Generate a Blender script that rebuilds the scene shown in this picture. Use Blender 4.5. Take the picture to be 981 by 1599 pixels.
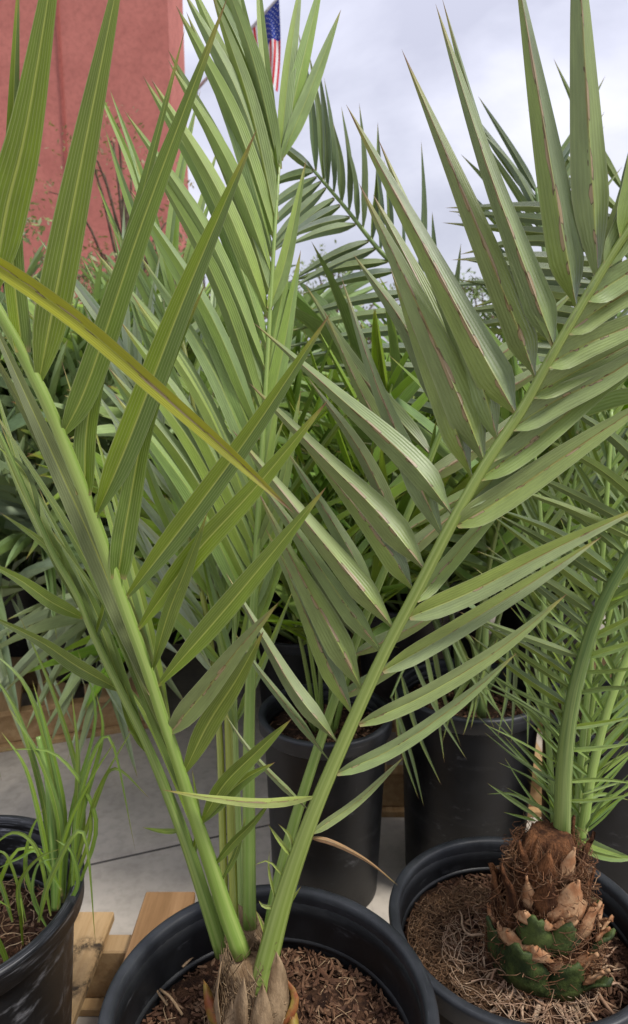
import bpy, math, random
import numpy as np
from mathutils import Vector, Matrix

random.seed(7)
rng = np.random.default_rng(7)
scene = bpy.context.scene
for o in list(bpy.data.objects):
    bpy.data.objects.remove(o)
col = scene.collection

# ------------------------------------------------------------------ camera
FPX, CX, CY = 1081.0, 490.5, 799.5          # photograph: 981 x 1599
PITCH = math.radians(10.5)
CAM = Vector((0, 0, 1.17))
FW = Vector((0, math.cos(PITCH), -math.sin(PITCH)))
UP = Vector((0, math.sin(PITCH), math.cos(PITCH)))
RT = Vector((1, 0, 0))
cd = bpy.data.cameras.new('camera')
cam = bpy.data.objects.new('camera', cd)
col.objects.link(cam)
cam.location = CAM
cam.rotation_euler = (math.radians(90) - PITCH, 0, 0)
cd.sensor_fit = 'VERTICAL'
cd.sensor_height = 36.0
cd.lens = 36.0 * FPX / 1599.0
cd.clip_start = 0.02
cd.clip_end = 500
cd.dof.use_dof = True
cd.dof.focus_distance = 0.72
cd.dof.aperture_fstop = 11.0
scene.camera = cam

# ------------------------------------------------------------------ sky and sun (overcast)
SUN_EL, SUN_ROT = math.radians(58), math.radians(150)
world = bpy.data.worlds.new('World')
scene.world = world
world.use_nodes = True
wt = world.node_tree
wt.nodes.clear()
N = wt.nodes.new
out = N('ShaderNodeOutputWorld'); bg = N('ShaderNodeBackground')
sky = N('ShaderNodeTexSky'); sky.sky_type = 'NISHITA'; sky.sun_disc = False
sky.sun_elevation = SUN_EL; sky.sun_rotation = SUN_ROT
tc = N('ShaderNodeTexCoord')
mp = N('ShaderNodeMapping'); mp.inputs['Scale'].default_value = (1.3, 1.3, 2.9)
mp.inputs['Location'].default_value = (0.32, 0.4, 0.1)
nz = N('ShaderNodeTexNoise'); nz.inputs['Scale'].default_value = 2.1; nz.inputs['Detail'].default_value = 7
nz.inputs['Roughness'].default_value = 0.52; nz.inputs['Distortion'].default_value = 0.3
rp = N('ShaderNodeValToRGB')
rp.color_ramp.elements[0].position = 0.36; rp.color_ramp.elements[0].color = (2.05, 2.07, 2.5, 1)
rp.color_ramp.elements[1].position = 0.66; rp.color_ramp.elements[1].color = (3.5, 3.5, 3.85, 1)
e = rp.color_ramp.elements.new(0.5); e.color = (2.65, 2.67, 3.12, 1)
# an overcast sky is up to three times brighter overhead than at the horizon (CIE overcast sky)
sx = N('ShaderNodeSeparateXYZ')
cl = N('ShaderNodeMath'); cl.operation = 'MULTIPLY_ADD'; cl.use_clamp = False
cl.inputs[1].default_value = 1.4; cl.inputs[2].default_value = 0.7
mxz = N('ShaderNodeMath'); mxz.operation = 'MAXIMUM'; mxz.inputs[1].default_value = 0.0
vm = N('ShaderNodeVectorMath'); vm.operation = 'SCALE'
mix = N('ShaderNodeMix'); mix.data_type = 'RGBA'; mix.inputs[0].default_value = 0.93
lk = wt.links.new
lk(tc.outputs['Generated'], mp.inputs['Vector']); lk(mp.outputs[0], nz.inputs['Vector'])
lk(nz.outputs['Fac'], rp.inputs[0])
lk(tc.outputs['Generated'], sx.inputs[0]); lk(sx.outputs['Z'], mxz.inputs[0]); lk(mxz.outputs[0], cl.inputs[0])
lk(rp.outputs[0], vm.inputs[0]); lk(cl.outputs[0], vm.inputs['Scale'])
lk(sky.outputs[0], mix.inputs[6]); lk(vm.outputs[0], mix.inputs[7])
lk(mix.outputs[2], bg.inputs[0]); bg.inputs[1].default_value = 0.1
lk(bg.outputs[0], out.inputs[0])

sd = bpy.data.lights.new('sun', 'SUN'); sd.energy = 1.5; sd.angle = math.radians(12); sd.color = (1, .96, .9)
sun = bpy.data.objects.new('sun', sd); col.objects.link(sun)
# light comes from above, a little from behind the camera and the right
sdir = Vector((0.5, -0.22, 0.84)).normalized()
sun.rotation_euler = sdir.to_track_quat('Z', 'Y').to_euler()
sky.sun_elevation = math.asin(sdir.z)
sky.sun_rotation = math.atan2(sdir.x, sdir.y)

vs = scene.view_settings
vs.view_transform = 'Standard'; vs.look = 'None'; vs.gamma = 1; vs.use_curve_mapping = False
vs.exposure = 1.4
scene.render.engine = 'CYCLES'
scene.cycles.max_bounces = 6
scene.cycles.diffuse_bounces = 2
scene.cycles.transparent_max_bounces = 8


# ------------------------------------------------------------------ helpers
def P(px, py, d):
    """a point seen at photograph pixel (px, py), d metres deep along the view axis"""
    px, py, d = float(px), float(py), float(d)
    return CAM + d * (FW + RT * ((px - CX) / FPX) + UP * ((CY - py) / FPX))


def spline(pts, n):
    """Catmull-Rom through pts (any dimension), n samples"""
    p = np.array([tuple(q) for q in pts], float)
    if len(p) == 2:
        t = np.linspace(0, 1, n)[:, None]
        return p[0] * (1 - t) + p[1] * t
    p = np.vstack([2 * p[0] - p[1], p, 2 * p[-1] - p[-2]])
    m = len(p) - 3
    o = []
    for t in np.linspace(0, m - 1e-6, n):
        i = int(t); u = t - i
        a, b, c, d = p[i], p[i + 1], p[i + 2], p[i + 3]
        o.append(.5 * (2 * b + (c - a) * u + (2 * a - 5 * b + 4 * c - d) * u * u + (3 * b - a - 3 * c + d) * u ** 3))
    return np.array(o)


def nrm(v):
    return v / (np.linalg.norm(v) + 1e-12)


def tag(o, label=None, cat=None, group=None, kind=None):
    if label: o['label'] = label
    if cat: o['category'] = cat
    if group: o['group'] = group
    if kind: o['kind'] = kind
    return o


def empty(name, loc):
    o = bpy.data.objects.new(name, None); col.objects.link(o)
    o.location = loc; o.empty_display_size = .05
    return o


def make_obj(name, me, mat, parent=None, loc=(0, 0, 0), color=None):
    o = bpy.data.objects.new(name, me); col.objects.link(o)
    o.location = loc
    if mat is not None and not me.materials:
        me.materials.append(mat)
    if parent is not None:
        o.parent = parent
        o.matrix_parent_inverse = Matrix.Translation(-WORLD[parent.name])
    WORLD[o.name] = Vector(loc)
    if color is not None:
        o.color = (*color, 1)
    return o


WORLD = {}


def root(name, loc, label, cat, group=None):
    o = empty(name, loc); WORLD[o.name] = Vector(loc)
    return tag(o, label, cat, group)


def mesh(name, v, f, uv=None, smooth=True, crease=0):
    me = bpy.data.meshes.new(name)
    me.from_pydata([tuple(q) for q in v], [], [tuple(q) for q in f])
    if uv is not None:
        lay = me.uv_layers.new(name='UVMap')
        idx = np.empty(len(me.loops), dtype=np.int32); me.loops.foreach_get('vertex_index', idx)
        lay.data.foreach_set('uv', np.asarray(uv, np.float32)[idx].ravel())
    if smooth:
        me.polygons.foreach_set('use_smooth', [True] * len(me.polygons))
    if crease:
        # the fold along the midrib is a crisp edge
        ed = np.empty(len(me.edges) * 2, dtype=np.int32); me.edges.foreach_get('vertices', ed)
        ed = ed.reshape(-1, 2); h = crease // 2
        at = me.attributes.new('sharp_edge', 'BOOLEAN', 'EDGE')
        at.data.foreach_set('value', (ed[:, 0] % crease == h) & (ed[:, 1] % crease == h))
    me.update()
    return me


def tube_data(pts, rad, sides=8, flat=1.0, upv=(0, 0, 1), cap=True):
    p = np.asarray(pts, float); n = len(p)
    rad = np.broadcast_to(np.asarray(rad, float), (n,))
    t = np.gradient(p, axis=0)
    v, uv, f = [], [], []
    ref = np.array(upv, float)
    for i in range(n):
        ti = nrm(t[i])
        b = np.cross(ti, ref)
        if np.linalg.norm(b) < 1e-3: b = np.cross(ti, (1, 0, 0))
        b = nrm(b); c = np.cross(b, ti)
        for k in range(sides):
            a = 2 * math.pi * k / sides
            v.append(p[i] + rad[i] * (math.cos(a) * b + flat * math.sin(a) * c)); uv.append((k / sides, i / (n - 1)))
    for i in range(n - 1):
        for k in range(sides):
            k2 = (k + 1) % sides
            f.append((i * sides + k, i * sides + k2, (i + 1) * sides + k2, (i + 1) * sides + k))
    if cap:
        f.append(tuple(range(sides - 1, -1, -1))); f.append(tuple((n - 1) * sides + k for k in range(sides)))
    return v, f, uv


def leaf_profile(s, pb=.25, peak=.2, pw=1.7):
    if s < peak:
        q = s / peak; q = q * (2 - q)
        return pb + (1 - pb) * q
    q = (s - peak) / (1 - peak)
    return max(1 - q ** pw, 0.0) * .985 + .015 * (1 - q)


def leaf_data(pts, width, nvec, n=12, fold=.45, sign=1, pb=.25, peak=.2, pw=1.7, twist=(0, 0), across=5, wave=0.0):
    """a folded palm leaflet along pts; nvec = the way its face looks; sign +1: the fold is a channel, -1: a roof"""
    p = spline(pts, n)
    t = np.gradient(p, axis=0)
    nv = np.array(nvec, float)
    v, uv, f = [], [], []
    ph = random.uniform(0, 6.28)
    for i in range(n):
        s = i / (n - 1)
        ti = nrm(t[i]); b = nrm(np.cross(ti, nv)); c = np.cross(b, ti)
        a = twist[0] + (twist[1] - twist[0]) * s
        b, c = math.cos(a) * b + math.sin(a) * c, -math.sin(a) * b + math.cos(a) * c
        hw = .5 * width * leaf_profile(s, pb, peak, pw)
        fo = fold * (1 + 1.1 * max(0, 1 - s / .22)) * (1 + .12 * math.sin(7 * s + ph))
        fo = min(fo, 1.35)
        for k in range(across):
            u = -1 + 2 * k / (across - 1)
            au = abs(u)
            x = hw * u * math.cos(fo)
            y = sign * hw * math.sin(fo) * (au ** .85) + wave * hw * math.sin(9 * s + ph + u)
            v.append(p[i] + b * x + c * y); uv.append((.5 + .5 * u, s))
    for i in range(n - 1):
        for k in range(across - 1):
            q = i * across + k
            f.append((q, q + 1, q + across + 1, q + across))
    return v, f, uv


class Joined:
    """collects many shapes of one stuff mesh"""
    def __init__(self): self.v, self.f, self.uv, self.n = [], [], [], 0
    def add(self, v, f, uv=None):
        v = np.asarray(v, float)
        self.v.append(v); self.f += [tuple(i + self.n for i in q) for q in f]
        self.uv.append(np.asarray(uv, float) if uv is not None else np.zeros((len(v), 2)))
        self.n += len(v)
    def mesh(self, name, smooth=True, crease=0):
        return mesh(name, np.vstack(self.v), self.f, np.vstack(self.uv), smooth, crease)


# ------------------------------------------------------------------ materials
def mat_new(name):
    m = bpy.data.materials.new(name); m.use_nodes = True
    nt = m.node_tree; nt.nodes.clear()
    return m, nt


class NT:
    def __init__(self, nt): self.nt = nt
    def n(self, t, **k):
        x = self.nt.nodes.new(t)
        for a, b in k.items(): setattr(x, a, b)
        return x
    def l(self, a, b): self.nt.links.new(a, b)
    def val(self, x, inp):
        if hasattr(x, 'links') or hasattr(x, 'is_linked'): self.l(x, inp)
        else: inp.default_value = x
    def m(self, op, a, b=0.0, c=0.0, clamp=False):
        x = self.n('ShaderNodeMath', operation=op, use_clamp=clamp)
        for i, q in enumerate((a, b, c)): self.val(q, x.inputs[i])
        return x.outputs[0]
    def mix(self, f, a, b, mode='MIX'):
        x = self.n('ShaderNodeMix', data_type='RGBA', blend_type=mode)
        self.val(f, x.inputs[0])
        for q, i in ((a, 6), (b, 7)):
            if isinstance(q, tuple): x.inputs[i].default_value = (*q[:3], 1)
            else: self.l(q, x.inputs[i])
        return x.outputs[2]
    def noise(self, vec, scale, detail=4, rough=.5, w=None):
        x = self.n('ShaderNodeTexNoise')
        if w is not None:
            x.noise_dimensions = '4D'; self.val(w, x.inputs['W'])
        x.inputs['Scale'].default_value = scale; x.inputs['Detail'].default_value = detail; x.inputs['Roughness'].default_value = rough
        if vec is not None: self.l(vec, x.inputs['Vector'])
        return x.outputs['Fac']
    def smooth(self, x, lo, hi):
        r = self.n('ShaderNodeMapRange', interpolation_type='SMOOTHSTEP')
        self.val(x, r.inputs[0]); r.inputs[1].default_value = lo; r.inputs[2].default_value = hi
        return r.outputs[0]
    def mapv(self, vec, scale, loc=(0, 0, 0)):
        x = self.n('ShaderNodeMapping'); x.inputs['Scale'].default_value = scale; x.inputs['Location'].default_value = loc
        self.l(vec, x.inputs[0]); return x.outputs[0]
    def bump(self, h, strength=.3, dist=.002):
        x = self.n('ShaderNodeBump'); x.inputs['Strength'].default_value = strength; x.inputs['Distance'].default_value = dist
        self.l(h, x.inputs['Height']); return x.outputs[0]
    def bsdf(self, colr, rough=.5, spec=.4, normal=None, **k):
        b = self.n('ShaderNodeBsdfPrincipled')
        if isinstance(colr, tuple): b.inputs['Base Color'].default_value = (*colr[:3], 1)
        else: self.l(colr, b.inputs['Base Color'])
        self.val(rough, b.inputs['Roughness']); b.inputs['Specular IOR Level'].default_value = spec
        if normal is not None: self.l(normal, b.inputs['Normal'])
        return b.outputs[0]
    def out(self, s):
        o = self.n('ShaderNodeOutputMaterial'); self.l(s, o.inputs[0])


def leaf_mat(name, vein=.25, lesion=0.0, tip=.05, transl=.28, rough=.42, midrib=.5):
    m, nt = mat_new(name); T = NT(nt)
    uvn = T.n('ShaderNodeUVMap').outputs[0]
    sp = T.n('ShaderNodeSeparateXYZ'); T.l(uvn, sp.inputs[0])
    u, v = sp.outputs[0], sp.outputs[1]
    oi = T.n('ShaderNodeObjectInfo'); gi = T.n('ShaderNodeNewGeometry')
    rnd = T.m('FRACT', T.m('ADD', oi.outputs['Random'], gi.outputs['Random Per Island']))
    rw = T.m('MULTIPLY', rnd, 53.0)
    base = oi.outputs['Color']
    # lightness and hue drift within and between leaves, partly painting in blotchy reflections
    big = T.noise(T.mapv(uvn, (1.5, 3.5, 1)), 2.0, 3, .6, w=rw)
    g1 = T.mix(T.m('MULTIPLY', rnd, .45), base, (.16, .19, .045))
    hsv = T.n('ShaderNodeHueSaturation')
    T.l(g1, hsv.inputs['Color'])
    T.l(T.m('MULTIPLY_ADD', big, 1.0, T.m('MULTIPLY_ADD', rnd, .3, .38)), hsv.inputs['Value'])
    T.l(T.m('MULTIPLY_ADD', rnd, .25, 1.02), hsv.inputs['Saturation'])
    c = hsv.outputs[0]
    au = T.m('ABSOLUTE', T.m('SUBTRACT', u, .5))            # 0 midrib .. .5 edge
    # parallel veins
    st = T.m('SINE', T.m('MULTIPLY', u, 62.0))
    st2 = T.noise(T.mapv(uvn, (46, 1.2, 1)), 1.0, 2, .6, w=rw)
    vein_f = T.m('MULTIPLY', T.smooth(st, .55, 1.0), vein)
    c = T.mix(vein_f, c, (.24, .27, .11))
    c = T.mix(T.m('MULTIPLY', T.smooth(st2, .45, .7), .35), c, T.mix(.5, c, (.03, .05, .015)))
    # midrib line
    mr = T.m('SUBTRACT', 1.0, T.smooth(au, .012, .05))
    c = T.mix(T.m('MULTIPLY', mr, midrib), c, (.30, .33, .07))
    # pale edge
    c = T.mix(T.m('MULTIPLY', T.smooth(au, .465, .5), .35), c, (.32, .33, .2))
    # fine specks and dust
    sk = T.noise(T.mapv(uvn, (8, 60, 1)), 3.0, 4, .7, w=rw)
    c = T.mix(T.m('MULTIPLY', T.smooth(sk, .6, .78), .16), c, (.30, .31, .22))
    if lesion > 0:
        # dry scars, mostly beside the midrib, with a dark rim
        ln = T.noise(T.mapv(uvn, (2.6, 12.0, 1)), 1.0, 2, .4, w=rw)
        near = T.m('SUBTRACT', 1.0, T.smooth(au, .05, .17))
        lm = T.m('MULTIPLY', ln, T.m('MULTIPLY_ADD', near, .55, .45))
        lo = T.smooth(lm, lesion, lesion + .012); li = T.smooth(lm, lesion + .018, lesion + .05)
        c = T.mix(T.m('MULTIPLY', lo, .9), c, (.06, .032, .012))
        c = T.mix(li, c, (.25, .185, .10))
        # reddish burn along the midrib towards the tip
        bn = T.noise(T.mapv(uvn, (2, 7, 1)), 1.0, 4, .6, w=T.m('ADD', rw, 11.0))
        rb = T.m('MULTIPLY', T.m('SUBTRACT', 1.0, T.smooth(au, .01, .06)), T.smooth(T.m('MULTIPLY_ADD', v, .4, bn), .60, .78))
        c = T.mix(T.m('MULTIPLY', rb, .7), c, (.14, .075, .018))
    # dry brown tip with a yellow border
    tn = T.noise(T.mapv(uvn, (4, 8, 1)), 1.0, 4, .6, w=rw)
    tv = T.m('ADD', v, T.m('MULTIPLY_ADD', tn, tip * 1.6, T.m('MULTIPLY_ADD', rnd, tip, -tip * 1.3)))
    c = T.mix(T.m('MULTIPLY', T.smooth(tv, .90 - tip, .97 - tip * .4), .6), c, (.26, .22, .04))
    c = T.mix(T.smooth(tv, .965 - tip * .5, .99), c, (.16, .075, .035))
    # brown at the very base
    c = T.mix(T.m('MULTIPLY', T.m('SUBTRACT', 1.0, T.smooth(v, .0, .035)), .55), c, (.3, .2, .1))
    bp = T.bump(T.m('ADD', T.m('MULTIPLY', st, .5), T.m('MULTIPLY', st2, .8)), .22, .0012)
    rg = T.m('MULTIPLY_ADD', sk, .3, rough - .12)
    s = T.bsdf(c, rg, .45, bp)
    tr = T.n('ShaderNodeBsdfTranslucent')
    T.l(T.mix(.45, c, T.mix(.6, c, (.35, .45, .05))), tr.inputs[0])
    mx = T.n('ShaderNodeMixShader'); mx.inputs[0].default_value = transl
    T.l(s, mx.inputs[1]); T.l(tr.outputs[0], mx.inputs[2])
    T.out(mx.outputs[0])
    return m


def stem_mat(name):
    m, nt = mat_new(name); T = NT(nt)
    uvn = T.n('ShaderNodeUVMap').outputs[0]; oi = T.n('ShaderNodeObjectInfo')
    n1 = T.noise(T.mapv(uvn, (14, 2.5, 1)), 1.0, 5, .6, w=T.m('MULTIPLY', oi.outputs['Random'], 40.0))
    n2 = T.noise(T.mapv(uvn, (5, 30, 1)), 1.0, 4, .7)
    c = T.mix(T.smooth(n1, .35, .7), oi.outputs['Color'], T.mix(.6, oi.outputs['Color'], (.30, .36, .11)))
    c = T.mix(T.m('MULTIPLY', T.smooth(n2, .6, .8), .35), c, (.10, .10, .035))
    s = T.bsdf(c, .38, .45, T.bump(n1, .25, .001))
    T.out(s); return m


def plain_noise(name, c1, c2, scale=8, rough=.8, spec=.25, bump=.4, bdist=.004, detail=6, lo=.35, hi=.65, vscale=(1, 1, 1), extra=None, coord='Object'):
    m, nt = mat_new(name); T = NT(nt)
    tcn = T.n('ShaderNodeTexCoord').outputs[coord]
    vv = T.mapv(tcn, vscale)
    n1 = T.noise(vv, scale, detail, .6); n2 = T.noise(vv, scale * 7, 4, .6)
    c = T.mix(T.smooth(n1, lo, hi), c1, c2)
    c = T.mix(T.m('MULTIPLY', T.smooth(n2, .4, .7), .35), c, T.mix(.5, c, (.02, .015, .01)))
    if extra: c = extra(T, tcn, c)
    s = T.bsdf(c, rough, spec, T.bump(T.m('ADD', n1, T.m('MULTIPLY', n2, .5)), bump, bdist))
    T.out(s); return m


def island_mat(name, cols, rough=.8, bump=.3, spec=.2):
    """bark chips, fibres: each piece takes its own colour from a ramp"""
    m, nt = mat_new(name); T = NT(nt)
    oi = T.n('ShaderNodeObjectInfo'); gi = T.n('ShaderNodeNewGeometry')
    r = T.m('FRACT', T.m('ADD', oi.outputs['Random'], gi.outputs['Random Per Island']))
    cr = T.n('ShaderNodeValToRGB'); T.l(r, cr.inputs[0])
    el = cr.color_ramp.elements
    for i, c in enumerate(cols):
        p = i / (len(cols) - 1)
        q = el[0] if i == 0 else (el[len(el) - 1] if i == len(cols) - 1 else el.new(p))
        q.position = p; q.color = (*c, 1)
    tcn = T.n('ShaderNodeTexCoord').outputs['Object']
    n1 = T.noise(tcn, 260, 4, .6)
    c = T.mix(T.m('MULTIPLY', T.smooth(n1, .4, .7), .45), cr.outputs[0], (.02, .012, .008))
    T.out(T.bsdf(c, rough, spec, T.bump(n1, bump, .001))); return m


def pot_mat(name, scuff=.5, lift=1.0):
    m, nt = mat_new(name); T = NT(nt)
    tcn = T.n('ShaderNodeTexCoord').outputs['Object']
    n1 = T.noise(T.mapv(tcn, (6, 6, 30)), 1.0, 6, .65)
    n2 = T.noise(tcn, 14, 5, .6); n3 = T.noise(tcn, 160, 4, .6)
    uvn = T.n('ShaderNodeUVMap').outputs[0]
    n4 = T.noise(T.mapv(uvn, (14, 40, 1)), 1.0, 6, .7)
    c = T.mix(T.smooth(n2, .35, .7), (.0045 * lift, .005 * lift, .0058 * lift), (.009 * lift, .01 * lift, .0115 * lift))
    dust = T.m('MULTIPLY', T.smooth(n1, .55, .78), .25)
    c = T.mix(dust, c, (.075, .078, .08))
    c = T.mix(T.m('MULTIPLY', T.smooth(n4, .62 - scuff * .12, .74), scuff), c, (.21, .215, .23))
    rg = T.m('MULTIPLY_ADD', n2, .3, .3)
    T.out(T.bsdf(c, rg, .34, T.bump(T.m('ADD', n3, n1), .12, .001))); return m


def wood_mat(name, c1, c2, knot=False):
    m, nt = mat_new(name); T = NT(nt)
    tcn = T.n('ShaderNodeTexCoord').outputs['Object']; oi = T.n('ShaderNodeObjectInfo')
    w = T.m('MULTIPLY', oi.outputs['Random'], 30.0)
    n1 = T.noise(T.mapv(tcn, (38, 2.2, 38)), 1.0, 6, .6, w=w)
    n2 = T.noise(tcn, 9, 5, .6, w=w); n3 = T.noise(T.mapv(tcn, (200, 18, 200)), 1.0, 4, .6, w=w)
    c = T.mix(T.smooth(n1, .3, .7), c1, c2)
    c = T.mix(T.m('MULTIPLY', T.smooth(n2, .52, .72), .5), c, (.12, .075, .04))
    c = T.mix(T.m('MULTIPLY', T.smooth(n3, .5, .75), .3), c, (.1, .055, .02))
    c = T.mix(T.m('MULTIPLY', oi.outputs['Random'], .25), c, (.16, .09, .04))
    if knot:
        # a large dark wane mark with a soft edge, as on the board in front
        mv = T.mapv(tcn, (1, .62, 0), knot)
        ln = T.n('ShaderNodeVectorMath', operation='LENGTH'); T.l(mv, ln.inputs[0])
        dn = T.m('ADD', ln.outputs['Value'], T.m('MULTIPLY_ADD', T.noise(tcn, 40, 6, .7), .03, -.015))
        ring = T.m('MULTIPLY', T.smooth(dn, .012, .03), T.m('SUBTRACT', 1.0, T.smooth(dn, .032, .047)))
        c = T.mix(T.m('MULTIPLY', ring, T.smooth(T.noise(tcn, 60, 5, .7), .38, .6)), c, (.05, .035, .022))
    T.out(T.bsdf(c, .75, .2, T.bump(T.m('ADD', n1, n3), .35, .002))); return m


M = {}
M['leaf_a'] = leaf_mat('leaflet_scarred', vein=.10, lesion=.505, tip=.06, transl=.12, rough=.38, midrib=.45)
M['leaf_r'] = leaf_mat('leaflet_few_scars', vein=.10, lesion=.60, tip=.03, transl=.15, rough=.4, midrib=.45)
M['leaf_b'] = leaf_mat('leaflet_striped', vein=.38, lesion=0, tip=.03, transl=.20, rough=.42, midrib=.75)
M['leaf'] = leaf_mat('leaflet_plain', vein=.12, lesion=0, tip=.03, transl=.16, rough=.45, midrib=.4)
M['leaf_dry'] = leaf_mat('leaflet_dry_tip', vein=.15, lesion=.5, tip=.12, transl=.25, rough=.5, midrib=.5)
M['stem'] = stem_mat('petiole_green')
M['pot'] = pot_mat('black_pot_plastic', .3)
M['rim'] = pot_mat('worn_skylit_rim', .35, 3.0)  # base colour lifted to paint in the sky's highlight, over real scuffs
M['pot_scuffed'] = pot_mat('black_pot_plastic_scuffed', 1.0)
M['soil'] = plain_noise('potting_soil', (.018, .009, .006), (.06, .03, .016), 90, .9, .1, .9, .006)
M['soil_dark'] = plain_noise('damp_soil', (.012, .007, .005), (.04, .024, .014), 60, .9, .1, .9, .006)
M['chips'] = island_mat('bark_chips', [(.045, .02, .011), (.10, .047, .024), (.055, .026, .014), (.16, .085, .045), (.075, .035, .018), (.23, .14, .08)])
M['coir'] = island_mat('coir_fibre', [(.07, .035, .018), (.15, .08, .038), (.05, .026, .013), (.24, .15, .085), (.09, .045, .02)])
M['root'] = island_mat('palm_root', [(.30, .20, .12), (.42, .30, .20), (.24, .14, .08), (.38, .25, .17)], .7)
M['fibre'] = island_mat('leaf_sheath_fibre', [(.30, .20, .11), (.42, .30, .18), (.20, .12, .06), (.48, .36, .22)], .85)
M['trunk'] = plain_noise('trunk_fibre', (.045, .018, .008), (.20, .085, .035), 55, .85, .15, 1.0, .012, vscale=(1, 1, .35))
M['boot_green'] = plain_noise('cut_leaf_base', (.016, .028, .008), (.06, .085, .02), 38, .6, .25, .6, .004)
M['boot_tan'] = plain_noise('dry_leaf_base', (.26, .11, .045), (.42, .26, .14), 45, .7, .25, .5, .003)
M['sheath'] = plain_noise('dry_sheath', (.13, .08, .04), (.30, .21, .12), 45, .85, .2, .8, .004, vscale=(1, 1, .3))
M['bract'] = plain_noise('faded_bract', (.20, .06, .02), (.24, .19, .035), 40, .6, .3, .4, .002)
M['wood'] = wood_mat('pallet_pine', (.36, .22, .10), (.50, .34, .17))
M['wood_knot'] = wood_mat('pallet_pine_marked', (.40, .25, .11), (.54, .37, .19), knot=(-0.03, -0.254, 0))
M['wood_dark'] = wood_mat('pallet_rough', (.22, .12, .05), (.36, .21, .10))


def conc_extra(T, tcn, c):
    n = T.noise(tcn, 1.1, 6, .6)
    return T.mix(T.m('MULTIPLY', T.smooth(n, .4, .65), .35), c, (.33, .29, .235))


M['concrete'] = plain_noise('concrete', (.44, .395, .335), (.52, .465, .395), 5, .85, .2, .25, .003, extra=conc_extra)
M['stucco'] = plain_noise('red_stucco', (.40, .14, .115), (.46, .165, .135), 1.6, .85, .15, .3, .01)
M['stucco_trim'] = plain_noise('red_trim', (.30, .085, .07), (.34, .10, .08), 2, .8, .15, .3, .01)
M['bark'] = plain_noise('tree_bark', (.07, .05, .035), (.15, .11, .08), 12, .9, .1, .8, .02)
M['metal'] = plain_noise('pole_metal', (.45, .46, .48), (.55, .56, .58), 20, .35, .5, .05, .001)
for k, c in (('flag_red', (.55, .035, .04)), ('flag_white', (.75, .75, .76)), ('flag_blue', (.03, .055, .30))):
    M[k] = plain_noise(k, c, tuple(q * .85 for q in c), 30, .8, .1, .1, .001)

# ------------------------------------------------------------------ ground: concrete slabs with joints
gv = [(-150, -60, 0), (150, -60, 0), (150, 260, 0), (-150, 260, 0)]
g = make_obj('ground', mesh('ground', gv, [(0, 1, 2, 3)], smooth=False),
             plain_noise('joint_dirt', (.09, .08, .07), (.13, .12, .11), 9, .9, .1, .3, .004))
tag(g, kind='structure')


def box_mesh(name, sx, sy, sz, bev=0.0, jit=0.0):
    import bmesh
    bm = bmesh.new()
    bmesh.ops.create_cube(bm, size=1)
    for q in bm.verts:
        q.co.x *= sx; q.co.y *= sy; q.co.z *= sz
        if jit: q.co += Vector((random.uniform(-jit, jit), random.uniform(-jit, jit), random.uniform(-jit, jit)))
    if bev: bmesh.ops.bevel(bm, geom=bm.edges[:], offset=bev, segments=1, affect='EDGES')
    me = bpy.data.meshes.new(name); bm.to_mesh(me); bm.free()
    return me


jA, jB = P(120, 1352, 1), P(310, 1310, 1)


def on_plane(px, py, z):
    d = P(px, py, 1) - CAM
    return CAM + d * ((z - CAM.z) / d.z)


q0, q1 = on_plane(120, 1352, .006), on_plane(310, 1310, .006)
jang = math.atan2(q1.y - q0.y, q1.x - q0.x)
slab = box_mesh('concrete_slab', 2.39, 2.39, .05, .006)
slab.materials.append(M['concrete'])
for i in range(-4, 5):
    for j in range(-2, 6):
        # first row's far edge lies on the joint seen in the photograph
        lx, ly = (i + .3) * 2.4, (j - .5) * 2.4
        w = q0 + Vector((lx * math.cos(jang) - ly * math.sin(jang), lx * math.sin(jang) + ly * math.cos(jang), 0))
        o = bpy.data.objects.new('concrete_slab', slab); col.objects.link(o)
        o.location = (w.x, w.y, -.019); o.rotation_euler.z = jang
        o.parent = g

# ------------------------------------------------------------------ far setting: building, flag, trees
bx = (307 - CX) / FPX * 15.4
b = root('building', (bx - 5, 14, 0), 'tall terracotta red stucco building behind the palms', 'building')


def box_part(name, x0, x1, y0, y1, z0, z1, mat, parent, bev=0.0):
    me = box_mesh(name, x1 - x0, y1 - y0, z1 - z0, bev)
    return make_obj(name, me, mat, parent, ((x0 + x1) / 2, (y0 + y1) / 2, (z0 + z1) / 2))


box_part('wall', bx - 12, bx, 13.8, 15.4, 0, 10, M['stucco'], b)
box_part('parapet', bx - 12.1, bx + .1, 13.7, 15.5, 10, 10.3, M['stucco_trim'], b)
for k in range(5):
    x = bx - 1.0 - 2.55 * k - 1.0
    box_part('wall_joint_strip', x, x + .05, 13.77, 13.8, .01, 9.99, M['stucco_trim'], b)
box_part('plinth', bx - 12.05, bx + .05, 13.74, 13.8, .006, .7, M['stucco_trim'], b)

pA, pB = P(303, 145, 13.83), P(448, -18, 12.6)
fp = root('flag_pole', pA, 'thin slanting metal flag pole fixed to the red building', 'pole')
pl = np.array([pA + (pB - pA) * t for t in np.linspace(0, 1, 8)])
v, f, uv = tube_data(pl - np.array(pA), .03, 8)
make_obj('pole', mesh('pole', v, f, uv), M['metal'], fp, pA)
v, f, uv = tube_data([(0, -.01, 0), (0, -.05, .0)], .09, 10)
make_obj('wall_bracket', mesh('wall_bracket', v, f, uv), M['metal'], fp, pA)
fT, fB = P(436, -4, 12.7), P(388, 50, 13.11)
fl = root('flag', fT, 'limp stars and stripes flag hanging from the slanting pole', 'flag')
FLY = 1.52


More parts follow.
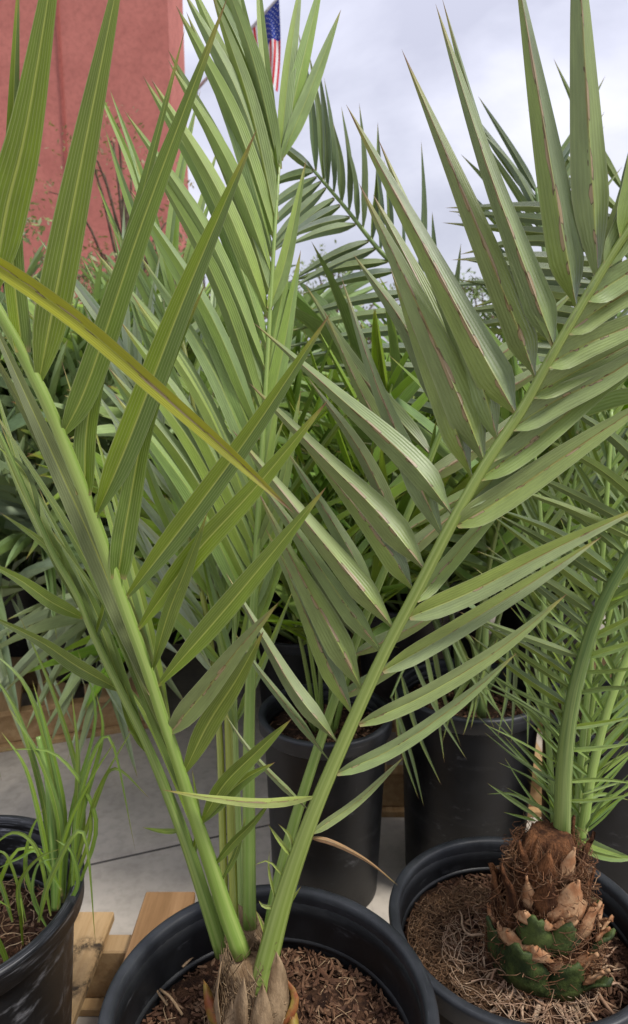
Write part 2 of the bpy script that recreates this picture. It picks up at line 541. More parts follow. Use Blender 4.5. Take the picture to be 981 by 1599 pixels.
def flag_pt(h, s):
    """h 0..1 down the hoist from the tip, s 0..1 along the fly (hanging down)"""
    q = fT + (fB - fT) * h
    gather = 1 - .25 * s
    xx = fT.x + (q.x - fT.x) * gather + .06 * s * math.sin(3 * s + 1)
    yy = q.y + .13 * math.sin(h * 13 + 2.2 * s) * (s ** .6) - .02
    return np.array((xx, yy, q.z - .03 - s * FLY * (.9 + .1 * math.cos(h * 8))))


def flag_grid(h0, h1, s0, s1, nh, ns, off=0.0):
    v, f = [], []
    for i in range(nh + 1):
        for j in range(ns + 1):
            q = flag_pt(h0 + (h1 - h0) * i / nh, s0 + (s1 - s0) * j / ns); q[1] += off
            v.append(q - np.array(fT))
    for i in range(nh):
        for j in range(ns):
            a = i * (ns + 1) + j
            f.append((a, a + 1, a + ns + 2, a + ns + 1))
    return v, f


for k in range(13):
    v, f = flag_grid(k / 13, (k + 1) / 13, .42 if k < 7 else 0, 1, 4, 24)
    make_obj('stripe', mesh('stripe', v, f), M['flag_red' if k % 2 == 0 else 'flag_white'], fl, fT)
v, f = flag_grid(0, 7 / 13, 0, .42, 24, 24)
canton = make_obj('canton', mesh('canton', v, f), M['flag_blue'], fl, fT)
J = Joined()
for r in range(9):
    for c_ in range(6 if r % 2 == 0 else 5):
        hc = (r + 1) / 10 * 7 / 13; sc = (2 * c_ + (1 if r % 2 == 0 else 2)) / 12 * .42
        ring = []
        for a in range(10):
            rr = .018 if a % 2 == 0 else .007
            q = flag_pt(hc + rr / .9 * math.cos(a * math.pi / 5), sc + rr / FLY * math.sin(a * math.pi / 5)); q[1] -= .012
            ring.append(q - np.array(fT))
        J.add(ring, [tuple(range(10))])
st = make_obj('star', J.mesh('star', False), M['flag_white'], canton, fT)
tag(st, kind='stuff')


def tree(x, y, h, rx, rz, ncl, label, colr, trunk_h, leaf=.05, dens=140, dry=False):
    t = root('tree', (x, y, 0), label, 'tree', 'trees behind the nursery')
    pts = [(0, 0, 0), (.05, .02, trunk_h * .5), (-.04, .03, trunk_h), (.02, 0, h * .8)]
    J = Joined()
    J.add(*tube_data(spline(pts, 10), np.linspace(.09, .03, 10), 8))
    cl = []
    for k in range(ncl):
        a = random.uniform(0, 6.28); r = rx * math.sqrt(random.random()); z = trunk_h + (h - trunk_h) * random.random()
        r *= math.sin(math.pi * min(.95, .12 + .8 * (z - trunk_h) / (h - trunk_h))) + .1
        c = np.array((r * math.cos(a), r * math.sin(a), z)); cl.append(c)
        J.add(*tube_data(spline([(0, 0, trunk_h * .7 + random.random() * (z - trunk_h * .7) * .5), c * .6 + np.array((0, 0, z * .35)), c], 6), np.linspace(.025, .006, 6), 5))
    make_obj('trunk', J.mesh('trunk'), M['bark'], t, (x, y, 0))
    V, F, UV = [], [], []
    nn = 0
    for c in cl:
        sc = random.uniform(.25, .5)
        for k in range(int(dens * sc / .35)):
            d = rng.normal(size=3); d = nrm(d) * sc * random.random() ** .5
            p = c + d * np.array((1, 1, .75))
            a1 = nrm(rng.normal(size=3)); a2 = nrm(np.cross(a1, rng.normal(size=3)))
            l = leaf * random.uniform(.6, 1.4)
            V += [p, p + a1 * l + a2 * l * .35, p + a1 * 2 * l, p + a1 * l - a2 * l * .35]
            F.append((nn, nn + 1, nn + 2, nn + 3)); nn += 4
            UV += [(.5, 0), (1, .4), (.5, .8), (0, .4)]
    make_obj('crown', mesh('crown', V, F, UV, False), M['leaf'], t, (x, y, 0), colr)


def gx(px, d): return (px - CX) / FPX * d


tree(gx(215, 10.5), 10.5, 4.7, 1.1, 1, 26, 'sparse dry brown tree before the red building', (.22, .15, .09), 2.2, .035, 50)
tree(gx(30, 9), 9, 3.6, 1.5, 1, 30, 'bushy grey green tree at the foot of the red building', (.15, .18, .10), 1.2)
tree(gx(520, 12), 12, 3.3, 1.9, 1, 36, 'loose grey green tree beyond the drooping dark frond', (.16, .20, .11), 1.0, .045, 90)
tree(gx(760, 14), 14, 3.1, 2.4, 1, 36, 'wide low green tree beyond the pots', (.11, .16, .07), .9, .06)
tree(gx(1050, 12), 12, 3.4, 2.2, 1, 36, 'dark green tree beyond the pots on the far side', (.08, .12, .05), 1.0, .06)
tree(gx(330, 11.5), 11.5, 3.2, 1.6, 1, 30, 'olive green tree beside the corner of the building', (.15, .18, .08), 1.0)

# ------------------------------------------------------------------ pallets
GZ = .006


def pallet(name_label, *args, turn=0.0, **kw):
    p = pallet_parts(name_label, *args, **kw)
    p.rotation_euler.z = turn
    return p


def pallet_parts(name_label, x0, x1, y0, y1, bw, gap, first, rough_at=None, knot_at=None, top=.14):
    p = root('wooden_pallet', (x0, y0, GZ), name_label, 'pallet', 'shipping pallets under the pots')
    bt = .02
    # stringers across, under the boards
    n = 3
    for k in range(n):
        yc = y0 + .05 + (y1 - y0 - .11) * k / (n - 1)
        box_part('stringer', x0, x1, yc - .022, yc + .022, GZ + .018, top - bt + GZ - .001, M['wood'], p, .003)
        box_part('bottom_board', x0 + .01, x1 - .01, yc - .045, yc + .045, GZ, GZ + .0175, M['wood'], p, .002)
    x = first; k = 0
    while x + bw < x1 + .02:
        m = M['wood']; dy = random.uniform(-.012, .012); dz = random.uniform(-.001, .001)
        if k == rough_at: m = M['wood_dark']; dy = .05
        if k == knot_at: m = M['wood_knot']
        box_part('deck_board', x, x + bw, y0, y1 + dy, top - bt + GZ + dz, top + GZ + dz, m, p, .0025)
        x += bw + gap; k += 1
    return p


zt = .14 + GZ
e0 = on_plane(100, 1420, zt); e1 = on_plane(183, 1412, zt)
BW = e1.x - e0.x
e2 = on_plane(228, 1392, zt)
pallet('pine pallet under the black pots with a dark knot mark', e0.x - 4 * (e2.x - e0.x), .10, .12, e0.y, BW, (e2.x - e0.x) - BW, e0.x - 4 * (e2.x - e0.x), rough_at=5, knot_at=4)
f0 = on_plane(30, 1108, zt)
fx = -1.75
fy = f0.y - (f0.x - fx) * math.tan(jang)
pallet('far pine pallet across the concrete gap carrying a black pot', fx, fx + (on_plane(255, 1085, zt).x - fx) / math.cos(jang), fy, fy + 1.0, .10, .05, fx + .01, turn=jang)


# ------------------------------------------------------------------ pots
def pot(center, rim_z, base_z, R, label, mat, soil_mat, drop=.075, soil_label=None, lip=.012, group='black nursery pots', mound=0.0):
    x, y = center
    H = rim_z - base_z
    p = root('nursery_pot', (x, y, base_z), label, 'pot', group)
    rb = R * .80

    def rad(z): return rb + (R - lip - rb) * (z / H)
    lw = .036

    def lathe(prof, seg=72, squash=0.004):
        v, f, uv = [], [], []
        ph = random.uniform(0, 6.28)
        for i, (r, z) in enumerate(prof):
            for k in range(seg):
                a = 2 * math.pi * k / seg
                rr = r * (1 + squash * math.sin(2 * a + ph) + squash * .4 * math.sin(5 * a))
                v.append((rr * math.cos(a), rr * math.sin(a), z)); uv.append((k / seg, i / len(prof)))
        for i in range(len(prof) - 1):
            for k in range(seg):
                k2 = (k + 1) % seg
                f.append((i * seg + k, i * seg + k2, (i + 1) * seg + k2, (i + 1) * seg + k))
        return v, f, uv
    prof = [(.0005, 0), (rb * .92, 0), (rb, .006), (rad(H * .3), H * .3), (rad(H * .6), H * .6), (rad(H - lw), H - lw), (rad(H) - .001, H - .012),
            (rad(H) - .004, H - .012), (rad(H - lw) - .004, H - lw), (rad(H * .5) - .004, H * .5), (rb - .004, .012), (.0005, .012)]
    v, f, uv = lathe(prof)
    make_obj('pot_wall', mesh('pot_wall', v, f, uv), mat, p, (x, y, base_z))
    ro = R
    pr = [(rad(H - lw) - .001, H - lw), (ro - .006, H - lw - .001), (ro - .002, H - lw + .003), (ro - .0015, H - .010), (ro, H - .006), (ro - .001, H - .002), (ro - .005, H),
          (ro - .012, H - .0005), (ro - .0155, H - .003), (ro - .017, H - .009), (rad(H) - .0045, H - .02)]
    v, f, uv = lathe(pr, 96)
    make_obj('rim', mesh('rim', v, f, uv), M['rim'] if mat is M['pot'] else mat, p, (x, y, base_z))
    # ridge ring inside the wall
    zi = H - drop + .012
    ri = rad(zi) - .004
    v, f, uv = lathe([(ri + .001, zi + .004), (ri - .003, zi + .002), (ri - .003, zi - .002), (ri + .001, zi - .004)], 64)
    make_obj('inner_ridge', mesh('inner_ridge', v, f, uv), mat, p, (x, y, base_z))
    # soil
    zs = H - drop; rs = rad(zs) - .003
    v, f = [(0, 0, zs + mound)], []
    nr, ns = 12, 48
    for i in range(1, nr + 1):
        r = rs * i / nr
        for k in range(ns):
            a = 2 * math.pi * k / ns
            h = .006 * math.sin(9 * r / R + 3 * a) + rng.normal() * .0025 + mound * math.cos(min(1, r / rs) * math.pi / 2) ** 1.3
            v.append((r * math.cos(a), r * math.sin(a), zs + h))
    for k in range(ns): f.append((0, 1 + k, 1 + (k + 1) % ns))
    for i in range(nr - 1):
        for k in range(ns):
            k2 = (k + 1) % ns
            f.append((1 + i * ns + k, 1 + (i + 1) * ns + k, 1 + (i + 1) * ns + k2, 1 + i * ns + k2))
    so = make_obj('soil', mesh('soil', v, f), soil_mat, p, (x, y, base_z))
    if soil_label: so['label'] = soil_label
    return p, so, base_z + zs, rs


def chip_mesh(name, L, W, T):
    n = 6
    v = []
    for i, s in enumerate((-.5, -.2, .25, .5)):
        w = W * (.35 if abs(s) == .5 else 1) * random.uniform(.7, 1.2)
        o = random.uniform(-.12, .12) * W
        for dx, dz in ((-.5, 0), (0, .5), (.5, .1), (0, -.5)):
            v.append((s * L, o + dx * w, dz * T * random.uniform(.7, 1.2)))
    f = []
    for i in range(3):
        for k in range(4):
            k2 = (k + 1) % 4
            f.append((i * 4 + k, i * 4 + k2, (i + 1) * 4 + k2, (i + 1) * 4 + k))
    f += [(3, 2, 1, 0), (12, 13, 14, 15)]
    return v, f


def soil_z(so_z, r, rs, mound): return so_z + mound * math.cos(min(1, r / rs) * math.pi / 2) ** 1.3


def bark_mulch(so, cx, cy, z, rs, n_single, n_small, avoid=.03, mat='chips', mound=0.0):
    ms = []
    for k in range(6):
        v, f = chip_mesh('c', random.uniform(.012, .022), random.uniform(.004, .008), random.uniform(.003, .005))
        me = mesh('bark_chip', v, f, smooth=False); me.materials.append(M[mat]); ms.append(me)
    for k in range(n_single):
        a = random.uniform(0, 6.28); r = avoid + (rs - avoid - .008) * math.sqrt(random.random())
        o = bpy.data.objects.new('bark_chip', random.choice(ms)); col.objects.link(o)
        o.parent = so; o.matrix_parent_inverse = Matrix.Translation(-WORLD[so.name])
        o.location = (cx + r * math.cos(a), cy + r * math.sin(a), soil_z(z, r, rs, mound) + random.uniform(.002, .008))
        o.rotation_euler = (random.gauss(0, .35), random.gauss(0, .3), random.uniform(0, 6.28))
        s = random.uniform(.7, 1.3); o.scale = (s, s * random.uniform(.7, 1.3), s)
    J = Joined()
    for k in range(n_small):
        a = random.uniform(0, 6.28); r = (rs - .004) * math.sqrt(random.random())
        v, f = chip_mesh('c', random.uniform(.006, .016), random.uniform(.002, .005), random.uniform(.002, .004))
        R3 = Matrix.Rotation(random.uniform(0, 6.28), 3, 'Z') @ Matrix.Rotation(random.gauss(0, .4), 3, 'X') @ Matrix.Rotation(random.gauss(0, .35), 3, 'Y')
        v = np.array(v) @ np.array(R3).T + np.array((cx + r * math.cos(a), cy + r * math.sin(a), soil_z(z, r, rs, mound) + random.uniform(-.002, .007)))
        J.add(v - np.array(WORLD[so.name]), f)
    o = make_obj('fine_mulch', J.mesh('fine_mulch', False), M[mat], so, WORLD[so.name])
    tag(o, kind='stuff')


def fibres(parent, name, mat, n, gen, rad=.0006, sides=3, npt=7):
    J = Joined()
    for k in range(n):
        J.add(*tube_data(spline(gen(k), npt), np.linspace(rad, rad * .5, npt), sides, cap=False))
    L = WORLD[parent.name]
    me = J.mesh(name)
    co = np.empty(len(me.vertices) * 3, np.float32); me.vertices.foreach_get('co', co)
    co = co.reshape(-1, 3) - np.array(L); me.vertices.foreach_set('co', co.ravel()); me.update()
    return tag(make_obj(name, me, mat, parent, L), kind='stuff')


FC = (-.050, .668); FZ = 1.17 - .686; FR = .19
pf, sof, zsf, rsf = pot(FC, FZ, zt, FR, 'black pot holding the large scarred palm, standing on the pallet', M['pot'], M['soil'], .085)
bark_mulch(sof, FC[0], FC[1], zsf, rsf, 260, 4200, .035)
RC = (.302, .897); RZ = 1.17 - .775
pr_, sor, zsr, rsr = pot(RC, RZ, GZ, .19, 'black pot holding the stumpy palm with bare roots', M['pot'], M['soil'], .065, mound=.03)
bark_mulch(sor, RC[0], RC[1], zsr, rsr, 90, 3200, .06, 'chips', .03)
LC = (-.522, .855); LZ = 1.17 - .705
pl_, sol, zsl, rsl = pot(LC, LZ, zt, .19, 'black pot with a scuffed grey rim full of grassy palm seedlings', M['pot_scuffed'], M['soil'], .11)
bark_mulch(sol, LC[0], LC[1], zsl, rsl, 60, 900, .02)
pallet('pine pallet behind the smaller dark pots', gx(545, 1.75), 1.35, 1.7, 2.75, .10, .05, gx(545, 1.75) + .01)
MC = (gx(510, 1.45), 1.45)
pm, som, zsm, rsm = pot(MC, .447, GZ, .152, 'smaller black pot right behind the large scarred palm', M['pot'], M['soil_dark'], .05)
bark_mulch(som, MC[0], MC[1], zsm, rsm, 30, 600, .03)
BC = (gx(750, 1.5), 1.50)
pb_, sob, zsb, rsb = pot(BC, .483, GZ, .17, 'broad black pot between the smaller pot and the stumpy palm', M['pot'], M['soil_dark'], .05)
bark_mulch(sob, BC[0], BC[1], zsb, rsb, 30, 600, .03)
HC = (gx(1000, 1.42), 1.42)
ph_, soh, zsh, rsh = pot(HC, .47, GZ, .17, 'black pot tucked behind the stumpy palm', M['pot'], M['soil_dark'], .05)
YC = (gx(140, 2.5), f0.y + .32)
py_, soy, zsy, rsy = pot(YC, zt + .33, zt, .175, 'black pot standing on the far pallet', M['pot'], M['soil_dark'], .05)

# ------------------------------------------------------------------ palms, leaf by leaf
CAMA = np.array(CAM)
GREEN_A = (.15, .195, .085)     # glaucous olive of the right front frond
GREEN_B = (.078, .125, .017)      # fresh green of the left front frond
GREEN_D = (.18, .26, .08)       # pale young frond
GREEN_E = (.075, .115, .068)     # dark blue green
GREEN_G = (.075, .125, .035)
SILVER = (.33, .40, .27)
STEM = (.12, .20, .03)
STEM_PALE = (.20, .29, .07)
STEM_YEL = (.25, .27, .03)
STEM_DARK = (.09, .15, .035)


def jit(c, s=.12):
    k = 1 + random.uniform(-s, s)
    return tuple(max(0, q * k * (1 + random.uniform(-s, s) * .4)) for q in c)


class Frond:
    """a frond laid out by the course of its rachis: photograph position, depth and width of each knot"""
    def __init__(self, parent, px, depth, width, color, name='frond', sides=10, n=48, mat='stem', label=None):
        self.parent = parent
        m = len(px)
        if len(depth) == 2: depth = np.linspace(depth[0], depth[1], m)
        if len(width) == 2: width = np.linspace(width[0], width[1], m)
        self.k = spline([(x, y, d, w) for (x, y), d, w in zip(px, depth, width)], n)
        pts = np.array([P(q[0], q[1], q[2]) for q in self.k])
        rad = np.maximum(self.k[:, 3] * self.k[:, 2] / FPX * .5, .0008)
        L = pts[0]
        view = nrm(CAMA - pts.mean(0))
        v, f, uv = tube_data(pts - L, rad, sides, .8, view)
        self.o = make_obj(name, mesh(name, v, f, uv), M[mat], parent, L, color)
        if label: self.o['label'] = label

    def depth_at(self, x, y):
        i = np.argmin((self.k[:, 0] - x) ** 2 + (self.k[:, 1] - y) ** 2)
        return self.k[i, 2]

    def at(self, s):
        q = s * (len(self.k) - 1); i = min(int(q), len(self.k) - 2); u = q - i
        return self.k[i] * (1 - u) + self.k[i + 1] * u

    def leaf(self, pts, w, dd=0.0, d0=None, color=None, mat='leaf', sign=1, fold=.4, turn=0.0, twist=(0, 0), pb=.25, peak=.2, pw=1.7,
             n=14, across=5, name='leaflet', sag=0.0, label=None, snap=False):
        """pts: photograph positions base .. tip; w: width in photograph pixels; dd: how much deeper the tip lies"""
        da = self.depth_at(*pts[0]) if d0 is None else d0
        if d0 is None or snap:
            i = np.argmin((self.k[:, 0] - pts[0][0]) ** 2 + (self.k[:, 1] - pts[0][1]) ** 2)
            kx, ky = self.k[i, :2]
            if math.hypot(kx - pts[0][0], ky - pts[0][1]) < 45:
                pts = [(pts[0][0] * .6 + kx * .4, pts[0][1] * .6 + ky * .4)] + list(pts[1:])
        m = len(pts)
        acc = [0.0]
        for a, b_ in zip(pts, pts[1:]): acc.append(acc[-1] + math.hypot(b_[0] - a[0], b_[1] - a[1]))
        P3 = []
        for (x, y), s in zip(pts, acc):
            s /= acc[-1]
            P3.append(np.array(P(x, y, da + dd * s + sag * math.sin(math.pi * s))))
        if m == 2:
            mid = np.array(P((pts[0][0] + pts[1][0]) / 2 + random.uniform(-.02, .02) * acc[-1], (pts[0][1] + pts[1][1]) / 2 + random.uniform(-.02, .02) * acc[-1], da + dd * .5 + sag))
            P3 = [P3[0], mid, P3[1]]
        L = P3[0].copy()
        mid = np.mean(P3, axis=0)
        wm = w * (da + dd * .4) / FPX / math.cos(fold * .8)
        nv = nrm(CAMA - mid)
        ax = nrm(P3[-1] - P3[0])
        ct, st_ = math.cos(turn), math.sin(turn)
        nv = nv * ct + np.cross(ax, nv) * st_
        v, f, uv = leaf_data([q - L for q in P3], wm, nv, n, fold, sign, pb, peak, pw, twist, across)
        o = make_obj(name, mesh(name, v, f, uv, crease=across), M[mat], self.o, L, jit(color or GREEN_A, .1))
        if label: o['label'] = label
        return o

    def row(self, s0, s1, n, ang, length, w, dd, color, mat='leaf', jx=.08, **kw):
        """n leaflets from s0 to s1 along the rachis; ang, length, w, dd go from first to last. ang: degrees right of straight up"""
        for i in range(n):
            t = i / max(1, n - 1)
            q = self.at(s0 + (s1 - s0) * min(1, max(0, t + random.uniform(-.35, .35) / n)))
            a = math.radians(ang[0] + (ang[1] - ang[0]) * t + random.gauss(0, 6))
            l = (length[0] + (length[1] - length[0]) * t) * random.uniform(1 - jx, 1 + jx)
            b_ = random.gauss(0, .03) * l
            p0 = (q[0], q[1]); dx, dy = math.sin(a), -math.cos(a)
            pm_ = (q[0] + dx * l * .5 - dy * b_, q[1] + dy * l * .5 + dx * b_)
            p1 = (q[0] + dx * l, q[1] + dy * l)
            self.leaf([p0, pm_, p1], (w[0] + (w[1] - w[0]) * t) * random.uniform(.85, 1.15), (dd[0] + (dd[1] - dd[0]) * t) + random.gauss(0, .015),
                      d0=q[2], color=color, mat=mat, turn=random.gauss(0, .35), **kw)


# ---------- the large palm in the front pot
palm = root('palm', (FC[0], FC[1], zsf), 'large palm with long scarred leaflets in the front black pot', 'palm', 'potted date palms')

# pale young central frond D and its darker neighbour
D2 = Frond(palm, [(368, 1455), (362, 1300), (357, 1130), (347, 960), (325, 770), (292, 570), (255, 400)], (.86, 1.10), (16, 7), STEM_YEL, label='yellowish green upright frond stalk')
D2.row(.42, 1, 15, (-34, -18), (330, 300), (22, 18), (.02, .06), jit(GREEN_D, .1), sign=1, fold=.35)
D2.row(.45, .98, 13, (26, 12), (300, 280), (20, 16), (.05, .08), jit(GREEN_D, .1), sign=1, fold=.35)
D3 = Frond(palm, [(352, 1450), (348, 1300), (343, 1150), (330, 1010), (300, 850), (255, 690), (200, 560)], (.87, 1.07), (13, 6), STEM_YEL)
D3.row(.45, 1, 13, (-42, -30), (260, 240), (18, 15), (.03, .06), SILVER, sign=1, fold=.35)
D3.row(.5, 1, 10, (12, 0), (260, 240), (18, 15), (.05, .08), SILVER, sign=1, fold=.35)
D4 = Frond(palm, [(378, 1450), (374, 1320), (368, 1150), (366, 1000), (372, 850), (380, 700)], (.86, 1.0), (11, 5), STEM_PALE)
D4.row(.4, 1, 7, (-14, -8), (240, 260), (15, 15), (.02, .05), GREEN_D, sign=1, fold=.4)
D4.row(.4, 1, 7, (16, 6), (240, 260), (15, 15), (.02, .05), GREEN_D, sign=1, fold=.4)
D = Frond(palm, [(390, 1450), (389, 1300), (389, 1150), (394, 1000), (403, 820), (413, 640), (424, 450), (433, 300), (438, 235)], (.85, .96),
          [21, 20, 18, 15, 11, 8, 6.5, 5.5, 4], (.15, .24, .04), label='bright green upright central frond stalk')
for i in range(25):
    t = i / 24
    q = D.at(.40 + .58 * t)
    a = math.radians(-33 + 16 * t + random.gauss(0, 2.5)); l = (430 + 60 * math.sin(t * 3) - 110 * t) * random.uniform(.9, 1.08)
    p1 = (q[0] + math.sin(a) * l, q[1] - math.cos(a) * l)
    pm_ = (q[0] + math.sin(a * .82) * l * .5, q[1] - math.cos(a * .82) * l * .5)
    D.leaf([(q[0], q[1]), pm_, p1], 30 * random.uniform(.8, 1.12), .02 - .05 * t + random.gauss(0, .015), color=GREEN_D, mat='leaf', sign=-1, fold=.4,
           turn=random.gauss(.1, .25), pb=.35, peak=.3, pw=2.2)
for pts, w in (([(432, 275), (395, 100), (365, -60)], 24), ([(434, 262), (412, 80), (400, -80)], 17), ([(438, 250), (452, 100), (472, -40)], 24),
               ([(440, 248), (470, 110), (508, -50)], 28), ([(442, 246), (485, 140), (533, 14)], 24), ([(430, 300), (380, 110), (325, -50)], 28), ([(428, 320), (365, 130), (290, -45)], 30),
               ([(420, 480), (448, 400), (478, 250)], 24), ([(410, 660), (425, 540), (452, 405)], 34), ([(408, 690), (440, 560), (470, 390)], 30), ([(402, 840), (416, 720), (440, 560)], 26),
               ([(400, 860), (440, 760), (470, 610)], 22), ([(396, 950), (425, 860), (452, 740)], 20), ([(394, 1000), (430, 900), (470, 800)], 18)):
    D.leaf(pts, w, .03, color=GREEN_D, sign=-1 if w > 24 else 1, fold=.3, turn=random.gauss(0, .2), pb=.4, peak=.3, pw=2.0)

# second stalk beside A, behind it
A2 = Frond(palm, [(418, 1470), (432, 1390), (455, 1300), (488, 1195), (520, 1100), (560, 990), (605, 880), (650, 770), (690, 670), (725, 570)], (.825, .83), (20, 8), STEM)
A2.row(.5, .98, 8, (-30, -24), (260, 330), (26, 34), (.04, .02), GREEN_A, 'leaf_a', sign=-1, fold=.5)
A2.row(.45, .98, 7, (60, 48), (220, 260), (24, 30), (.04, .05), GREEN_A, 'leaf_a', sign=-1, fold=.5)

# right front frond A
A = Frond(palm, [(402, 1566), (420, 1490), (447, 1390), (490, 1268), (545, 1140), (600, 1020), (650, 925), (700, 828), (757, 727), (815, 640), (865, 550), (915, 465), (960, 392), (1005, 325), (1060, 240)],
          [.795, .80, .795, .78, .765, .75, .735, .72, .71, .70, .685, .675, .665, .655, .65], [38, 35, 29, 24, 21, 19, 18.5, 18, 17, 16, 15, 14.5, 13, 12, 10], (.135, .19, .03))
la = dict(color=GREEN_A, mat='leaf_a', sign=-1, pb=.22)
for pts, w, dd, fo, tu in (
        ([(938, 436), (922, 240), (908, 0), (898, -130)], 54, -.02, .35, .25),
        ([(901, 480), (878, 360), (838, 130), (800, -90)], 54, .00, .42, .1),
        ([(862, 542), (828, 440), (755, 240), (680, 5)], 50, .03, .5, .0),
        ([(858, 540), (800, 350), (742, 170), (690, -5)], 30, .06, .5, .5),
        ([(834, 592), (800, 490), (718, 290), (627, 76)], 52, .05, .5, .0),
        ([(799, 642), (752, 550), (655, 370), (540, 162)], 60, .05, .45, .05),
        ([(779, 680), (745, 580), (670, 400), (590, 215)], 46, .10, .5, .2),
        ([(756, 722), (712, 610), (640, 450), (560, 285)], 60, .07, .42, .0),
        ([(738, 748), (700, 640), (650, 520), (610, 420)], 44, .11, .5, .1),
        ([(711, 806), (640, 720), (520, 612), (395, 503)], 54, .08, .5, -.1),
        ([(692, 836), (640, 720), (585, 590), (533, 432)], 48, .12, .45, .1),
        ([(667, 887), (590, 800), (490, 700), (388, 597)], 58, .08, .5, -.1),
        ([(649, 922), (600, 850), (530, 760), (470, 690)], 44, .11, .5, .1),
        ([(613, 981), (540, 890), (450, 780), (362, 670)], 54, .08, .5, -.05),
        ([(595, 1027), (530, 930), (455, 820), (400, 745)], 42, .11, .5, .1),
        ([(567, 1084), (515, 980), (460, 880), (402, 765)], 54, .09, .42, .05),
        ([(551, 1116), (505, 1020), (465, 930), (430, 850)], 40, .11, .5, .1),
        ([(527, 1171), (465, 1085), (405, 985), (352, 893)], 34, .06, .5, -.1),
        ([(517, 1192), (455, 1110), (400, 1040), (365, 985)], 18, .08, .5, .1),
        ([(486, 1268), (430, 1215), (385, 1165), (347, 1108)], 14, .05, .5, .1)):
    A.leaf(pts, w * (1.1 if pts[0][1] < 760 else .88), dd, fold=fo + .22, turn=tu, n=18, peak=.26, pw=1.3, **la)
A.leaf([(494, 1249), (420, 1253), (340, 1247), (252, 1233)], 16, -.03, color=(.30, .34, .13), mat='leaf_dry', sign=-1, fold=.5, turn=.3, n=14, pw=2.2, label='short pale yellow green leaflet')
lr = dict(color=(.175, .225, .10), mat='leaf_r', sign=1, fold=.34, pb=.32, peak=.13, pw=2.8)
for pts, w, dd, tu in (
        ([(497, 1296), (560, 1250), (632, 1181)], 15, .04, .2),
        ([(529, 1218), (620, 1165), (720, 1095), (808, 1019)], 25, .03, .2),
        ([(565, 1140), (670, 1082), (785, 1010), (886, 927)], 28, .03, .15),
        ([(604, 1050), (700, 990), (830, 910), (940, 838)], 32, .05, .2),
        ([(642, 969), (740, 922), (860, 860), (1010, 788)], 38, .01, .1),
        ([(650, 945), (700, 880), (770, 800), (840, 722)], 28, .10, .3),
        ([(716, 826), (790, 775), (900, 700), (1040, 608)], 46, .0, .0),
        ([(724, 800), (800, 720), (900, 640), (1000, 560)], 34, .06, .3),
        ([(752, 745), (830, 690), (930, 610), (1060, 520)], 46, .01, .0),
        ([(770, 716), (850, 640), (930, 590), (1030, 535)], 32, .05, .3),
        ([(800, 668), (870, 625), (960, 580), (1090, 490)], 46, .0, .05),
        ([(832, 618), (890, 585), (970, 545), (1090, 480)], 42, .02, .1),
        ([(852, 575), (910, 540), (990, 505), (1100, 440)], 46, .0, .0),
        ([(885, 525), (940, 480), (1010, 440), (1100, 380)], 42, .0, .1),
        ([(915, 472), (960, 440), (1020, 400), (1100, 330)], 44, .0, .0),
        ([(948, 415), (985, 340), (1030, 240), (1080, 120)], 44, -.02, .1),
        ([(975, 372), (1000, 270), (1015, 150), (1040, 0)], 48, -.02, .1)):
    A.leaf(pts, w, dd, turn=tu, n=16, **lr)
for pts, w in (([(452, 1332), (436, 1312), (418, 1286)], 9), ([(462, 1328), (452, 1305), (434, 1286)], 8), ([(444, 1422), (455, 1405), (471, 1383)], 9), ([(426, 1420), (412, 1415), (404, 1406)], 7),
               ([(422, 1392), (420, 1360), (421, 1328)], 5), ([(430, 1402), (446, 1390), (440, 1350)], 5), ([(415, 1470), (408, 1440), (399, 1420)], 6), ([(446, 1370), (420, 1345), (396, 1352)], 4)):
    A.leaf(pts, w, .0, color=(.24, .30, .10), mat='leaf_dry', sign=1, fold=.6, n=6, across=3, name='spine', pb=.8, peak=.1)
A.leaf([(478, 1305), (520, 1316), (575, 1345), (622, 1383)], 9, .03, color=(.30, .17, .10), mat='leaf_dry', sign=-1, fold=.7, n=12, across=3, label='withered pinkish brown leaflet', pb=.5)

# left front frond B
C_ = Frond(palm, [(348, 1490), (320, 1402), (290, 1312), (255, 1222), (220, 1142), (185, 1072), (150, 1000), (120, 930), (85, 868), (50, 790), (10, 700), (-45, 590)], (.83, .72),
           [24, 21, 19, 16, 13, 12, 11, 10, 9, 8, 7, 6], (.10, .175, .025))
lc = dict(color=GREEN_B, mat='leaf_b', sign=1, fold=.35, pb=.4, peak=.25)
for pts, w, dd in (([(184, 1076), (120, 1040), (60, 1000), (-40, 950)], 24, -.03), ([(126, 968), (80, 940), (30, 905), (-40, 868)], 24, -.03),
                   ([(250, 1210), (190, 1080), (130, 930), (70, 830)], 16, .02), ([(225, 1150), (160, 980), (100, 850), (30, 720)], 18, .03),
                   ([(200, 1100), (150, 960), (110, 880), (60, 760)], 15, .05), ([(170, 1040), (120, 920), (60, 800), (0, 660)], 16, .03),
                   ([(140, 970), (80, 860), (30, 760), (-20, 640)], 15, .04), ([(110, 915), (60, 800), (20, 700), (-20, 560)], 16, .04),
                   ([(280, 1296), (252, 1298), (222, 1292)], 9, .0), ([(300, 1340), (310, 1280), (300, 1200)], 10, -.01), ([(235, 1180), (205, 1130), (185, 1075)], 16, .02),
                   ([(150, 1000), (165, 930), (150, 830)], 12, .03), ([(95, 885), (70, 850), (0, 800)], 15, .03), ([(60, 815), (40, 740), (-10, 690)], 15, .03)):
    C_.leaf(pts, w, dd, turn=random.gauss(.2, .2), **lc)
